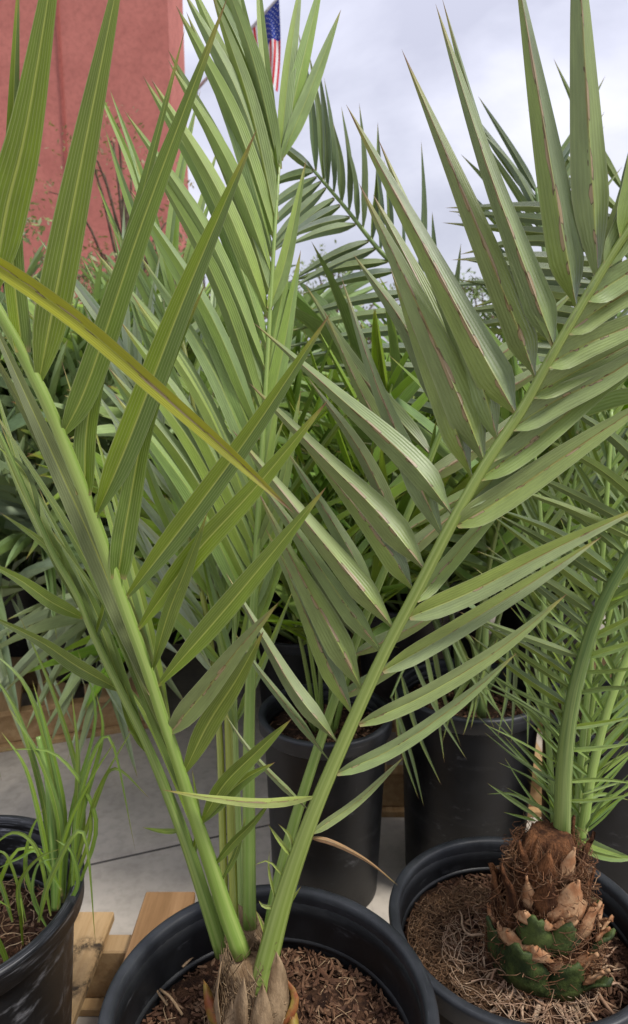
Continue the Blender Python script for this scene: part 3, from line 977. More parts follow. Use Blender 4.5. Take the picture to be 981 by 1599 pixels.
B = Frond(palm, [(378, 1492), (352, 1420), (326, 1340), (300, 1262), (275, 1182), (250, 1108), (225, 1030), (195, 948), (165, 862), (132, 772), (100, 692), (70, 622), (40, 562), (5, 498), (-45, 410)],
          [.815, .81, .795, .775, .755, .74, .72, .705, .69, .67, .655, .64, .63, .615, .60], [30, 26, 23, 20, 18, 18, 19, 20, 20, 20, 20, 20, 19, 18, 16], (.14, .225, .035))
# leaflets running almost along the stalk on its far side
for pts, w, dd, c in (([(262, 1142), (195, 960), (95, 745), (-40, 500)], 36, -.03, (.14, .165, .06)), ([(285, 1215), (200, 1010), (115, 840), (-30, 610)], 24, -.01, GREEN_B),
                      ([(240, 1082), (150, 860), (60, 660), (-40, 440)], 38, -.02, (.13, .155, .06)), ([(305, 1278), (240, 1120), (170, 960), (60, 800)], 20, .0, GREEN_B),
                      ([(268, 1150), (232, 980), (190, 820), (140, 640)], 16, .06, GREEN_D), ([(250, 1100), (205, 930), (165, 780), (95, 560)], 18, .05, GREEN_D),
                      ([(320, 1330), (270, 1200), (225, 1110), (190, 1060)], 16, .02, GREEN_B)):
    B.leaf(pts, w, dd, color=c, mat='leaf_b', sign=1, fold=.3, turn=random.gauss(0, .2), pb=.5, peak=.25, n=16)
lb = dict(color=GREEN_B, mat='leaf_b', sign=1, n=18)
for pts, w, dd, fo, tu, pb in (
        ([(36, 552), (20, 400), (20, 200), (30, -60)], 34, -.05, .3, .2, .55),
        ([(-12, 470), (10, 330), (45, 180), (105, -190)], 62, -.05, .3, .0, .4),
        ([(58, 606), (85, 470), (130, 240), (205, -130)], 54, -.05, .32, .0, .3),
        ([(95, 686), (140, 590), (225, 340), (356, -6)], 44, -.05, .35, .1, .25),
        ([(132, 770), (140, 640), (200, 390), (290, 42)], 36, -.03, .35, -.2, .6),
        ([(150, 815), (200, 690), (290, 460), (402, 200)], 46, -.05, .4, .0, .2),
        ([(186, 896), (200, 800), (235, 640), (322, 440)], 40, -.04, .4, .1, .7),
        ([(198, 938), (290, 815), (400, 665), (517, 488)], 38, -.05, .35, .0, .2),
        ([(218, 985), (300, 870), (400, 760), (513, 624)], 38, -.04, .35, .0, .2),
        ([(236, 1050), (262, 960), (290, 890), (324, 800)], 28, -.05, .5, .4, .4),
        ([(246, 1070), (340, 965), (420, 870), (510, 760)], 36, -.03, .35, .0, .25),
        ([(286, 1206), (325, 1130), (370, 1060), (412, 985)], 36, -.04, .35, .2, .3),
        ([(318, 1283), (350, 1225), (400, 1175), (456, 1122)], 28, -.04, .4, .2, .3),
        ([(312, 1290), (350, 1245), (385, 1215), (430, 1190)], 22, -.01, .4, .2, .3),
        ([(334, 1350), (365, 1315), (395, 1285), (426, 1248)], 15, -.03, .5, .2, .3),
        ([(345, 1380), (365, 1340), (375, 1310), (384, 1275)], 10, .0, .5, .2, .3)):
    B.leaf(pts, w, dd, fold=fo, turn=tu, pb=.8 if pb >= .5 else .12, peak=.34 if pb < .5 else .08, pw=2.0, **lb)
B.leaf([(266, 1142), (320, 1080), (375, 1010), (436, 940)], 40, -.05, color=(.15, .18, .075), mat='leaf_dry', sign=1, fold=.3, n=16, label='leaflet with a withered brown patch')
B.leaf([(-60, 385), (0, 416), (120, 500), (250, 612), (350, 700), (410, 755), (460, 802)], 32, -.03, d0=.585, color=(.26, .25, .03), mat='leaf_dry', sign=1, fold=.4, n=22, turn=.2, pb=.7, peak=.1, pw=2.3,
       label='long yellowing leaflet with a dry brown tip')

# leaf sheaths and crown at the foot of the palm
CR = np.array(on_plane(392, 1622, zsf))
FOOT = np.array((CR[0], CR[1], zsf))


def lathe_blob(name, mat, parent, prof, loc, seg=28, noise=.003, squash=(1, 1)):
    v, f, uv = [], [], []
    for i, (r, z) in enumerate(prof):
        for k in range(seg):
            a = 2 * math.pi * k / seg
            rr = r + rng.normal() * noise
            v.append((rr * math.cos(a) * squash[0], rr * math.sin(a) * squash[1], z + rng.normal() * noise * .5)); uv.append((k / seg, i / len(prof)))
    for i in range(len(prof) - 1):
        for k in range(seg):
            k2 = (k + 1) % seg
            f.append((i * seg + k, i * seg + k2, (i + 1) * seg + k2, (i + 1) * seg + k))
    f.append(tuple(len(v) - seg + k for k in range(seg)))
    return make_obj(name, mesh(name, v, f, uv), mat, parent, loc)


lathe_blob('crown_sheath', M['sheath'], palm, [(.040, -.02), (.042, .01), (.041, .035), (.037, .06), (.031, .085), (.024, .10), (.012, .108)], FOOT, noise=.0018, squash=(1.05, .9))


def wrap(k):
    a0 = random.uniform(0, 6.28); z0 = random.uniform(-.005, .098); sp = random.choice((-1, 1)) * random.uniform(.1, 1.3); dz = random.uniform(-.05, .06)
    pts = []
    for t in np.linspace(0, 1, 5):
        a = a0 + sp * t; z = z0 + dz * t
        r = float(np.interp(z, [-.01, .035, .06, .1], [.043, .042, .038, .025])) + random.uniform(0, .004) + (.008 * t * t if k % 4 == 0 else 0)
        pts.append(FOOT + np.array((r * 1.05 * math.cos(a), r * .9 * math.sin(a), z)))
    return pts


fibres(palm, 'sheath_fibre', island_mat('sheath_hair', [(.20, .13, .07), (.30, .21, .12), (.12, .07, .035), (.36, .26, .15)], .9), 700, wrap, .0007, 3, 9)
for k in range(11):
    a = -2.9 + .56 * k + random.gauss(0, .1)
    z0 = random.uniform(-.005, .02); hh = random.uniform(.06, .12); r_ = .042
    pts = [np.array((r_ * math.cos(a), r_ * .9 * math.sin(a), z0)), np.array((r_ * 1.08 * math.cos(a + .1), r_ * math.sin(a + .1), z0 + hh * .5)),
           np.array((r_ * .85 * math.cos(a + .25), r_ * .8 * math.sin(a + .25), z0 + hh))]
    v, f, uv = leaf_data(pts, random.uniform(.025, .042), (math.cos(a), math.sin(a), .1), 9, .35, -1, .8, .3, 2.0, (0, .4), 5, .12)
    o = make_obj('leaf_sheath', mesh('leaf_sheath', v, f, uv), M['sheath'], palm, FOOT)
    md = o.modifiers.new('thick', 'SOLIDIFY'); md.thickness = .001



def husk(parent, px, w, d, mat, name, turn=0, fold=.7, pb=.7, label=None, dd=.01):
    pts = [np.array(P(x, y, d + dd * i)) for i, (x, y) in enumerate(px)]
    L = pts[0]
    ax = nrm(pts[-1] - pts[0]); nv = nrm(CAMA - pts[1])
    nv = nv * math.cos(turn) + np.cross(ax, nv) * math.sin(turn)
    v, f, uv = leaf_data([q - L for q in pts], w * d / FPX, nv, 9, fold, -1, pb, .3, 2.2, (0, .5), 5, .15)
    o = make_obj(name, mesh(name, v, f, uv), mat, parent, L)
    md = o.modifiers.new('thick', 'SOLIDIFY'); md.thickness = .0012
    if label: o['label'] = label
    return o


husk(palm, [(404, 1495), (390, 1450), (372, 1412)], 40, .835, M['sheath'], 'leaf_sheath', .2)
husk(palm, [(386, 1500), (400, 1455), (398, 1420)], 34, .84, M['sheath'], 'leaf_sheath', -.4)
husk(palm, [(430, 1580), (424, 1520), (408, 1475)], 30, .80, M['sheath'], 'leaf_sheath', .6)
husk(palm, [(360, 1560), (345, 1500), (332, 1450)], 30, .81, M['sheath'], 'leaf_sheath', -.5)
husk(palm, [(352, 1610), (330, 1570), (318, 1530)], 28, .79, M['bract'], 'bract', .3, label='orange and yellow dying bract')
husk(palm, [(438, 1605), (455, 1560), (432, 1515)], 24, .80, M['bract'], 'bract', -.5, label='rust coloured dying bract')
husk(palm, [(372, 1640), (345, 1600), (332, 1580)], 30, .79, M['bract'], 'bract', -.2, label='yellow green bract at the soil')
husk(palm, [(450, 1640), (458, 1600), (455, 1570)], 28, .79, M['bract'], 'bract', .3)


def soil_hair(cx, cy, z, rs, rmin, ln, lift):
    def g(k):
        a = random.uniform(0, 6.28); r = rmin + (rs - rmin - .01) * math.sqrt(random.random()); h = random.uniform(0, 6.28)
        p = np.array((cx + r * math.cos(a), cy + r * math.sin(a), z + .006))
        l = random.uniform(.3, 1) * ln; o = [p]
        for j in range(4):
            h += random.gauss(0, .7); p = p + np.array((math.cos(h), math.sin(h), random.gauss(0, lift))) * l / 4
            p[2] = max(p[2], z + .003)
            rr = math.hypot(p[0] - cx, p[1] - cy)
            if rr > rs - .004: p[:2] = np.array((cx, cy)) + (p[:2] - np.array((cx, cy))) * (rs - .004) / rr
            o.append(p)
        return o
    return g


fibres(sof, 'loose_fibre', M['fibre'], 70, soil_hair(FC[0], FC[1], zsf, rsf, .03, .06, .15), .0006)
for a, b_ in (((200, 1500), (262, 1570)), ((285, 1510), (330, 1480)), ((250, 1545), (285, 1585))):
    pa, pb2 = on_plane(*a, zsf + .02), on_plane(*b_, zsf + .009)
    v, f, uv = tube_data(spline([pa - pa, (pb2 - pa) * .5 + Vector((0, 0, .006)), pb2 - pa], 8), .0018, 6)
    o = make_obj('twig', mesh('twig', v, f, uv), M['fibre'], sof, pa)

# ---------- the stumpy palm in the right pot
stump = root('palm', (RC[0], RC[1], zsr), 'stumpy palm with a brown husky trunk and bare roots', 'palm', 'potted date palms')
TC = np.array(P(850, 1420, .985)); TB = np.array((TC[0], TC[1], zsr + .012))
zt_ = P(880, 1290, .985).z - TB[2]
lathe_blob('trunk', M['trunk'], stump, [(.060, -.015), (.068, .02), (.068, .05), (.060, .09), (.049, .13), (.038, zt_ - .02), (.026, zt_ + .005)], TB, 36, .003, (1, .9))
tr_shift = np.array((.02, 0, 0))


def boot(ang, z, r, w, h, mat, lean, parent, taper=.5):
    """an old leaf base: a curved scale standing out from the trunk"""
    v, f = [], []
    n, m = 6, 7
    ca, sa = math.cos(ang), math.sin(ang)
    for i in range(n):
        s = i / (n - 1)
        wv = w * (1 - taper * s ** 1.6) * (1 + .15 * math.sin(i * 2.3 + ang * 5))
        for k in range(m):
            u = -1 + 2 * k / (m - 1)
            out_ = r + lean * s * s * h + .25 * w * (1 - u * u) - .012
            tx = u * wv * .5
            zz = z + h * s * (1 - .22 * abs(u) - .06 * math.sin(u * 6 + ang * 3) * s)
            v.append((ca * out_ - sa * tx, sa * out_ * .92 + ca * tx, zz))
    for i in range(n - 1):
        for k in range(m - 1):
            q = i * m + k
            f.append((q, q + 1, q + m + 1, q + m))
    o = make_obj('leaf_base', mesh('leaf_base', v, f), mat, parent, TB)
    md = o.modifiers.new('thick', 'SOLIDIFY'); md.thickness = .004; md.offset = -1
    return o


def prof_r(z): return float(np.interp(z, [-.015, .02, .05, .09, .13, zt_ - .02, zt_ + .005], [.060, .068, .068, .060, .049, .038, .026]))


PI = math.pi
for ang, z, w, h, mt, ln, tp in (
        (-2.25, .022, .080, .070, 'boot_green', .08, .45), (-1.35, .015, .070, .062, 'boot_green', .10, .5), (-2.05, .075, .056, .060, 'boot_green', .08, .5),
        (-1.45, .078, .050, .055, 'boot_green', .12, .6), (-.55, .055, .044, .042, 'boot_green', .5, .4), (-.85, -.004, .050, .050, 'boot_green', .7, .55), (-3.0, .03, .06, .06, 'boot_green', .1, .5),
        (-1.25, .120, .064, .066, 'boot_tan', .05, .75), (-1.45, .108, .040, .036, 'boot_tan', .25, .8), (-.72, .092, .050, .050, 'boot_tan', .2, .7), (-1.0, .05, .042, .034, 'boot_tan', .5, .8),
        (-1.85, .128, .050, .055, 'trunk', .05, .7), (-2.7, .10, .034, .085, 'trunk', .25, .7), (-2.35, .125, .03, .05, 'boot_tan', .15, .85), (-.35, .12, .04, .05, 'trunk', .1, .7),
        (.3, .03, .07, .06, 'boot_green', .2, .5), (1.2, .03, .07, .06, 'trunk', .2, .5), (2.2, .03, .07, .06, 'trunk', .2, .5), (.8, .09, .06, .06, 'trunk', .2, .6), (1.9, .09, .06, .06, 'trunk', .2, .6), (2.8, .09, .05, .06, 'trunk', .2, .6),
        (-1.9, zt_ - .045, .040, .055, 'trunk', .05, .8), (-1.2, zt_ - .04, .036, .055, 'boot_tan', .1, .8), (-.5, zt_ - .05, .034, .07, 'trunk', .15, .8), (-2.7, zt_ - .05, .034, .055, 'trunk', .1, .8), (.6, zt_ - .045, .04, .06, 'trunk', .1, .8)):
    ob = boot(ang, z, prof_r(z) + .009, w, h, M[mt], ln, stump, tp)
    if mt == 'boot_green':
        # dry torn lip along the cut top of the green base
        for q in range(2):
            bo = boot(ang + (q - .5) * w * 6 + random.gauss(0, .05), z + h * random.uniform(.62, .78), prof_r(z) + .011 + ln * h * .5, w * random.uniform(.4, .65), h * random.uniform(.25, .5), M['boot_tan'], ln * .6 + random.uniform(0, .3), ob, .9)
            bo.name = 'dry_edge'


def tfib(k):
    a0 = random.uniform(0, 6.28); z0 = random.uniform(0, zt_); sp = random.gauss(0, .5); dz = random.uniform(-.02, .045)
    o = []
    for t in np.linspace(0, 1, 5):
        a = a0 + sp * t; z = min(z0, zt_ - .03) + dz * t; r = prof_r(z) + .004 + random.uniform(0, .012 if k % 3 else .024)
        o.append(TB + np.array((r * math.cos(a), .9 * r * math.sin(a), z)))
    return o


fibres(stump, 'trunk_fibre', island_mat('trunk_hair', [(.08, .03, .014), (.16, .075, .032), (.26, .15, .08), (.05, .02, .01), (.20, .09, .04)]), 1000, tfib, .0007, 3, 7)


def ground_z(x, y):
    r = math.hypot(x - RC[0], y - RC[1]); return soil_z(zsr, r, rsr, .03)


# bare roots spreading from the trunk over the soil
for k in range(46):
    a = random.uniform(-3.6, .6) if k > 11 else (-2.6 + k * .2)
    th = random.uniform(.0012, .0026) if k > 11 else random.uniform(.0028, .0055)
    l = random.uniform(.05, .13) if k > 11 else random.uniform(.05, .12)
    p = TB + np.array((.045 * math.cos(a), .042 * math.sin(a), random.uniform(.0, .03)))
    pts = [p]; h = a
    for j in range(6):
        h += random.gauss(0, .55 if k > 11 else .15)
        q = pts[-1] + np.array((math.cos(h), math.sin(h), 0)) * l / 6
        rr = math.hypot(q[0] - RC[0], q[1] - RC[1])
        if rr > rsr - .01: break
        gz_ = ground_z(q[0], q[1]) + th * .6 + (random.uniform(.0, .012) if k > 11 else .004)
        q[2] = max(gz_, pts[-1][2] - .012 if j < 3 else gz_)
        pts.append(q)
    if len(pts) < 3: continue
    n = 14
    v, f, uv = tube_data(spline([q - p for q in pts], n), np.linspace(th, th * .5, n), 6)
    make_obj('root', mesh('root', v, f, uv), M['root'], stump, p)
fibres(sor, 'loose_fibre', M['coir'], 1500, soil_hair(RC[0] - .05, RC[1], zsr + .017, rsr - .055, .05, .05, .25), .0007)
fibres(sor, 'fine_roots', M['root'], 170, soil_hair(RC[0] - .01, RC[1] - .04, zsr + .022, rsr - .06, .04, .09, .25), .0008)

G = Frond(stump, [(876, 1315), (878, 1285), (881, 1200), (890, 1120), (906, 1045), (930, 970), (960, 905), (1000, 840), (1055, 765)], (.985, .88), [27, 26, 25, 23, 21, 19, 17, 15, 13], (.06, .115, .02), label='dark green stout frond stalk')
G.row(.14, .38, 7, (-62, -58), (110, 200), (5, 7), (.03, .03), GREEN_G, fold=.5, sign=-1)
G.row(.40, .98, 15, (-60, -58), (190, 250), (13, 19), (.03, .0), (.065, .105, .032), fold=.42, sign=-1)
G.row(.16, .5, 6, (88, 78), (120, 120), (6, 10), (-.03, -.03), (.115, .18, .045), fold=.4, sign=1)
G.row(.52, .98, 9, (70, 55), (130, 160), (13, 18), (-.02, -.03), (.115, .175, .05), fold=.4, sign=1)
for px, d, w, c in (([(893, 1325), (897, 1295), (906, 1200), (920, 1060), (938, 900), (950, 740), (955, 640)], (1.0, 1.06), (13, 6), (.17, .27, .05)),
                    ([(900, 1330), (911, 1290), (926, 1200), (955, 1090), (1000, 980), (1050, 880)], (1.0, 1.0), (17, 9), (.17, .27, .05)),
                    ([(872, 1325), (866, 1290), (858, 1180), (850, 1050), (848, 900), (842, 780), (828, 660)], (1.02, 1.12), (12, 6), (.12, .2, .04)),
                    ([(893, 1328), (904, 1290), (915, 1180), (935, 1040), (965, 900), (985, 780)], (1.02, 1.1), (10, 5), (.2, .3, .05)),
                    ([(885, 1325), (884, 1150), (875, 1000), (885, 850), (905, 700)], (1.04, 1.15), (10, 5), (.15, .25, .05))):
    fr = Frond(stump, px, d, w, c)
    cc = jit((.10, .16, .045), .15)
    fr.row(.12, .98, 15, (-40, -24), (120, 170), (5, 12), (.02, .05), cc, fold=.4)
    fr.row(.12, .98, 15, (48, 30), (120, 170), (5, 12), (.0, .03), cc, fold=.4)
for pts, w in (([(840, 1275), (800, 1250), (760, 1222)], 7), ([(842, 1262), (800, 1240), (760, 1240)], 5), ([(860, 1225), (820, 1190), (740, 1112)], 6), ([(838, 1282), (812, 1275), (786, 1268)], 5),
               ([(905, 1310), (940, 1325), (1000, 1345)], 16), ([(905, 1325), (960, 1340), (1010, 1338)], 14), ([(905, 1255), (940, 1240), (985, 1250)], 7), ([(910, 1240), (945, 1228), (1000, 1215)], 5)):
    G.leaf(pts, w, .03, d0=.99, color=(.12, .18, .06), fold=.4, n=8, across=3)

# ---------- dark palm in the broad pot behind (its frond hangs across the middle)
dark = root('palm', (BC[0], BC[1], zsb), 'dark blue green palm in the broad black pot', 'palm', 'potted date palms')
E_ = Frond(dark, [(752, 1120), (756, 950), (745, 760), (708, 570), (640, 443), (590, 388), (540, 325), (490, 266)], (1.50, 1.40), [16, 14, 12, 10, 8, 7, 6, 5], (.11, .19, .05), sides=8)
for a, b_ in (((494, 268), (465, 45)), ((505, 283), (482, 80)), ((512, 292), (497, 100)), ((520, 300), (506, 120)), ((532, 315), (520, 190)), ((545, 330), (533, 165)), ((556, 345), (540, 215)),
              ((566, 358), (561, 160)), ((580, 375), (590, 190)), ((592, 388), (585, 240)), ((606, 405), (600, 250)), ((625, 425), (622, 300)), ((655, 460), (658, 220)), ((670, 482), (675, 330)), ((690, 520), (720, 380))):
    E_.leaf([a, ((a[0] + b_[0]) / 2 + 5, (a[1] + b_[1]) / 2), b_], 14, -.03, color=GREEN_E, fold=.45, sign=1, pb=.4, turn=random.gauss(.4, .3), n=10)
for a, b_ in (((490, 270), (402, 300)), ((493, 276), (384, 357)), ((500, 284), (393, 387)), ((508, 294), (404, 408)), ((520, 310), (405, 412)), ((530, 322), (425, 395)), ((545, 340), (440, 375)),
              ((556, 352), (445, 385)), ((575, 378), (452, 440)), ((588, 390), (455, 450)), ((605, 410), (450, 440)), ((620, 424), (470, 460)), ((650, 455), (445, 500)), ((668, 480), (440, 520)),
              ((685, 510), (430, 545)), ((700, 540), (450, 560)), ((710, 580), (470, 575)), ((722, 620), (480, 600)), ((728, 650), (500, 610)), ((735, 690), (530, 650)), ((742, 740), (560, 690))):
    E_.leaf([a, ((a[0] + b_[0]) / 2, (a[1] + b_[1]) / 2 - 6), b_], 17, -.06, color=GREEN_E, fold=.4, sign=-1, pb=.4, turn=random.gauss(.0, .25), n=10)
E_.leaf([(490, 266), (440, 226), (384, 183)], 15, -.04, color=GREEN_E, fold=.4, sign=-1, n=10)

dark2 = root('palm', (HC[0], HC[1], zsh), 'dark palm in the pot behind the stumpy palm', 'palm', 'potted date palms')
F_ = Frond(dark2, [(992, 1175), (985, 1000), (968, 800), (945, 640), (938, 500), (955, 370), (1000, 240)], (1.42, 1.30), (17, 8), (.11, .19, .05), sides=8)
for i in range(17):
    y = 360 + i * 21
    q = F_.at(np.interp(y, [240, 1175], [1, 0]))
    F_.leaf([(q[0], q[1]), (q[0] - 120, q[1] - 8 - random.uniform(0, 12)), (q[0] - random.uniform(200, 270), q[1] + random.uniform(-30, 5))], 20, -.05, d0=q[2], color=(.07, .10, .052), fold=.35,
            sign=-1, turn=random.gauss(0, .3), n=10)
F_.row(.55, 1, 10, (22, 20), (190, 230), (18, 18), (-.05, -.05), (.09, .125, .055), fold=.4)
F2 = Frond(dark2, [(985, 1178), (950, 950), (900, 720), (868, 540), (850, 390), (838, 295)], (1.43, 1.5), (14, 6), (.11, .19, .05), sides=8)
F2.row(.35, 1, 14, (-50, -38), (190, 190), (15, 14), (-.03, .0), GREEN_E, fold=.4, sign=-1)
F2.row(.35, 1, 14, (46, 28), (190, 200), (15, 14), (.03, .03), GREEN_E, fold=.4)
F3 = Frond(dark2, [(1000, 1180), (1010, 1000), (1005, 800), (990, 620), (985, 450), (975, 300)], (1.43, 1.55), (14, 6), (.11, .19, .05), sides=8)
F3.row(.25, 1, 16, (-58, -30), (220, 220), (15, 14), (-.03, .0), (.08, .115, .05), fold=.4, sign=-1)

# ---------- procedural palms
UNIT = []
for k in range(8):
    bend = (-.02, -.08, -.16, -.05, .03, -.22, -.12, -.3)[k]
    pts = [(0, 0, 0), (random.uniform(-.02, .02), .35, bend * .05), (random.uniform(-.03, .03), .7, bend * .45), (0, 1, bend * 1.1)]
    v, f, uv = leaf_data(pts, 1.0, (0, 0, 1), 9, .0, 1, .3, .2, 1.8, (0, random.uniform(-.5, .5)), 3)
    # widths are set when placed: keep x as unit half width, add the fold there
    v = np.array(v); v[:, 2] += np.abs(v[:, 0]) * .45
    UNIT.append((v, f, uv))


def leaf_basis(d, upv, length, width):
    y = nrm(d); x = np.cross(y, upv)
    x = nrm(x) if np.linalg.norm(x) > 1e-3 else np.array((1., 0, 0))
    z = np.cross(x, y)
    return np.stack([x * width, y * length, z * width], axis=1)     # fold depth scales with width


LEAFM = {}


def unit_mesh(k, mat):
    key = (k, mat)
    if key not in LEAFM:
        v, f, uv = UNIT[k]
        v2 = v.copy()
        me = mesh('leaflet', v2, f, uv, crease=3); me.materials.append(M[mat]); LEAFM[key] = me
    return LEAFM[key]


def world_frond(parent, base, az, el, length, bend, nl, ll, lw, color, stemc, single, start=.3, r0=.007, mat='leaf', vee=.5, flop=.25):
    """arching frond; single: every leaflet its own object"""
    n = 18
    p = np.array(base, float); pts = [p.copy()]; e_ = el
    wob = random.gauss(0, .12)
    for i in range(n - 1):
        d = np.array((math.cos(az + wob * i / n) * math.cos(e_), math.sin(az + wob * i / n) * math.cos(e_), math.sin(e_)))
        p = p + d * length / (n - 1); pts.append(p.copy()); e_ -= bend / (n - 1) * (.4 + 1.2 * i / n)
    pts = np.array(pts); L = pts[0]
    v, f, uv = tube_data(pts - L, np.linspace(r0, r0 * .3, n), 6)
    fr = make_obj('frond', mesh('frond', v, f, uv), M['stem'], parent, L, stemc)
    tg = np.gradient(pts, axis=0)
    J = Joined()
    for side in (-1, 1):
        for i in range(nl):
            t = start + (1 - start) * (i + random.uniform(.1, .9)) / nl
            q = t * (n - 1); a = min(int(q), n - 2); u = q - a
            pos = pts[a] * (1 - u) + pts[a + 1] * u; T_ = nrm(tg[a])
            s = np.cross(T_, (0, 0, 1)); s = nrm(s) if np.linalg.norm(s) > .05 else np.array((math.sin(az), -math.cos(az), 0))
            upv = np.cross(s, T_)
            g_ = (t - start) / (1 - start)
            an = math.radians(58 - 38 * g_ + random.gauss(0, 7))
            d = T_ * math.cos(an) + math.sin(an) * (s * side * math.cos(vee) + upv * math.sin(vee) * random.choice((1, 1, .5, -.2)))
            d = d + np.array((0, 0, -flop * random.random()))
            l = ll * (.55 + .9 * math.sin(math.pi * (.15 + .75 * g_))) / 1.25 * random.uniform(.8, 1.15)
            w = lw * random.uniform(.75, 1.2) * (.6 + .4 * min(1, g_ * 4))
            Bm = leaf_basis(d, upv, l, w)
            k = random.randrange(8)
            if single:
                o = bpy.data.objects.new('leaflet', unit_mesh(k, mat)); col.objects.link(o)
                o.parent = fr; o.matrix_parent_inverse = Matrix.Translation(-Vector(L))
                # the bend of the unit leaf is along z, so give it the length's scale there
                X, Y, Z = nrm(Bm[:, 0]), nrm(Bm[:, 1]), nrm(Bm[:, 2])
                m3 = Matrix(np.stack([X * w, Y * l, Z * max(w, l * .35)], axis=1).tolist()).to_4x4()
                o.matrix_basis = Matrix.Translation(Vector(pos)) @ m3
                o.color = (*jit(color, .16), 1)
            else:
                v0, f0_, uv0 = UNIT[k]
                X, Y, Z = nrm(Bm[:, 0]), nrm(Bm[:, 1]), nrm(Bm[:, 2])
                vv = v0 @ np.stack([X * w, Y * l, Z * max(w, l * .35)], axis=1).T + pos - L
                J.add(vv, f0_, uv0)
    if not single:
        o = make_obj('foliage', J.mesh('foliage', crease=3), M[mat], fr, L, color); tag(o, kind='stuff')
    return fr


def world_palm(x, y, z, label, nf, flen, ll, lw, nl, color, stemc, single, el=(55, 86), bend=(.5, 1.2), az=None, mat='leaf', flop=.25, r0=.007, vee=.5, parent=None):
    t = parent or root('palm', (x, y, z), label, 'palm', 'potted date palms')
    for k in range(nf):
        a = (2 * math.pi * k / nf * 1.0 + random.gauss(0, .3)) if az is None else random.uniform(*az)
        e_ = math.radians(random.uniform(*el))
        world_frond(t, (x + .02 * math.cos(a), y + .02 * math.sin(a), z - .012), a, e_, flen * random.uniform(.75, 1.1), random.uniform(*bend), nl, ll * random.uniform(.85, 1.1), lw, jit(color, .1), jit(stemc, .1), single and (k + 1) * nl * 2 <= 290,
                    flop=flop, r0=r0, mat=mat, vee=vee)
    return t


# palm in the small pot behind the big one: fresh green, thin leaves
world_palm(MC[0], MC[1], zsm, 'fresh green palm in the smaller pot behind', 9, .85, .28, .012, 13, (.16, .27, .05), STEM, True, el=(62, 88), bend=(.3, .8), r0=.006)
# more fronds on the dark palms
world_palm(BC[0], BC[1], zsb, '', 7, .9, .30, .014, 13, (.13, .21, .06), STEM_DARK, True, el=(55, 88), bend=(.4, 1.0), parent=dark)
world_palm(HC[0], HC[1], zsh, '', 5, .95, .30, .015, 13, (.12, .19, .055), STEM_DARK, True, el=(55, 85), bend=(.4, 1.0), az=(0, 3.1), parent=dark2)
world_palm(YC[0], YC[1], zsy, 'silvery palm in the pot on the far pallet', 18, .98, .36, .019, 15, SILVER, STEM_DARK, True, el=(25, 88), bend=(.5, 1.3), flop=.45)

# arching low fronds whose leaflets hang down
ypalm = [o for o in bpy.data.objects if o.get('label') == 'silvery palm in the pot on the far pallet'][0]
H1 = Frond(ypalm, [(140, 960), (125, 890), (80, 880), (20, 930), (-50, 1010)], (2.5, 2.0), (8, 4), STEM_DARK, sides=6)
H1.row(.2, 1, 12, (140, 165), (190, 230), (8, 9), (-.1, -.1), SILVER, fold=.3, across=3)
H2 = Frond(ypalm, [(150, 955), (165, 880), (215, 900), (250, 960)], (2.5, 2.15), (8, 4), STEM_DARK, sides=6)
H2.row(.2, 1, 9, (170, 215), (160, 190), (8, 8), (-.05, -.05), (.2, .25, .14), fold=.3, across=3)
H3 = Frond(dark, [(748, 1085), (735, 1000), (690, 985), (640, 1030), (610, 1090)], (1.48, 1.30), (8, 3), STEM_DARK, sides=6)
H3.row(.2, 1, 10, (150, 165), (160, 190), (8, 8), (-.03, -.03), (.13, .18, .08), fold=.3, across=3)
H4 = Frond(dark, [(752, 1085), (770, 1000), (815, 1000), (850, 1050)], (1.48, 1.32), (8, 3), STEM_DARK, sides=6)
H4.row(.2, 1, 9, (200, 175), (150, 160), (8, 8), (-.03, -.03), (.13, .18, .08), fold=.3, across=3)

# rows of palms behind, each in its pot
POTME = {}


def back_pot(x, y, z0, label):
    """a copy of the pot on the far pallet"""
    r = py_.copy(); col.objects.link(r); r.location = (x, y, z0); r['label'] = label; WORLD[r.name] = Vector((x, y, z0))
    for ch in py_.children:
        c = ch.copy(); col.objects.link(c); c.parent = r
        c.location = (x, y, z0); c.matrix_parent_inverse = Matrix.Translation(-Vector((x, y, z0)))
    return r


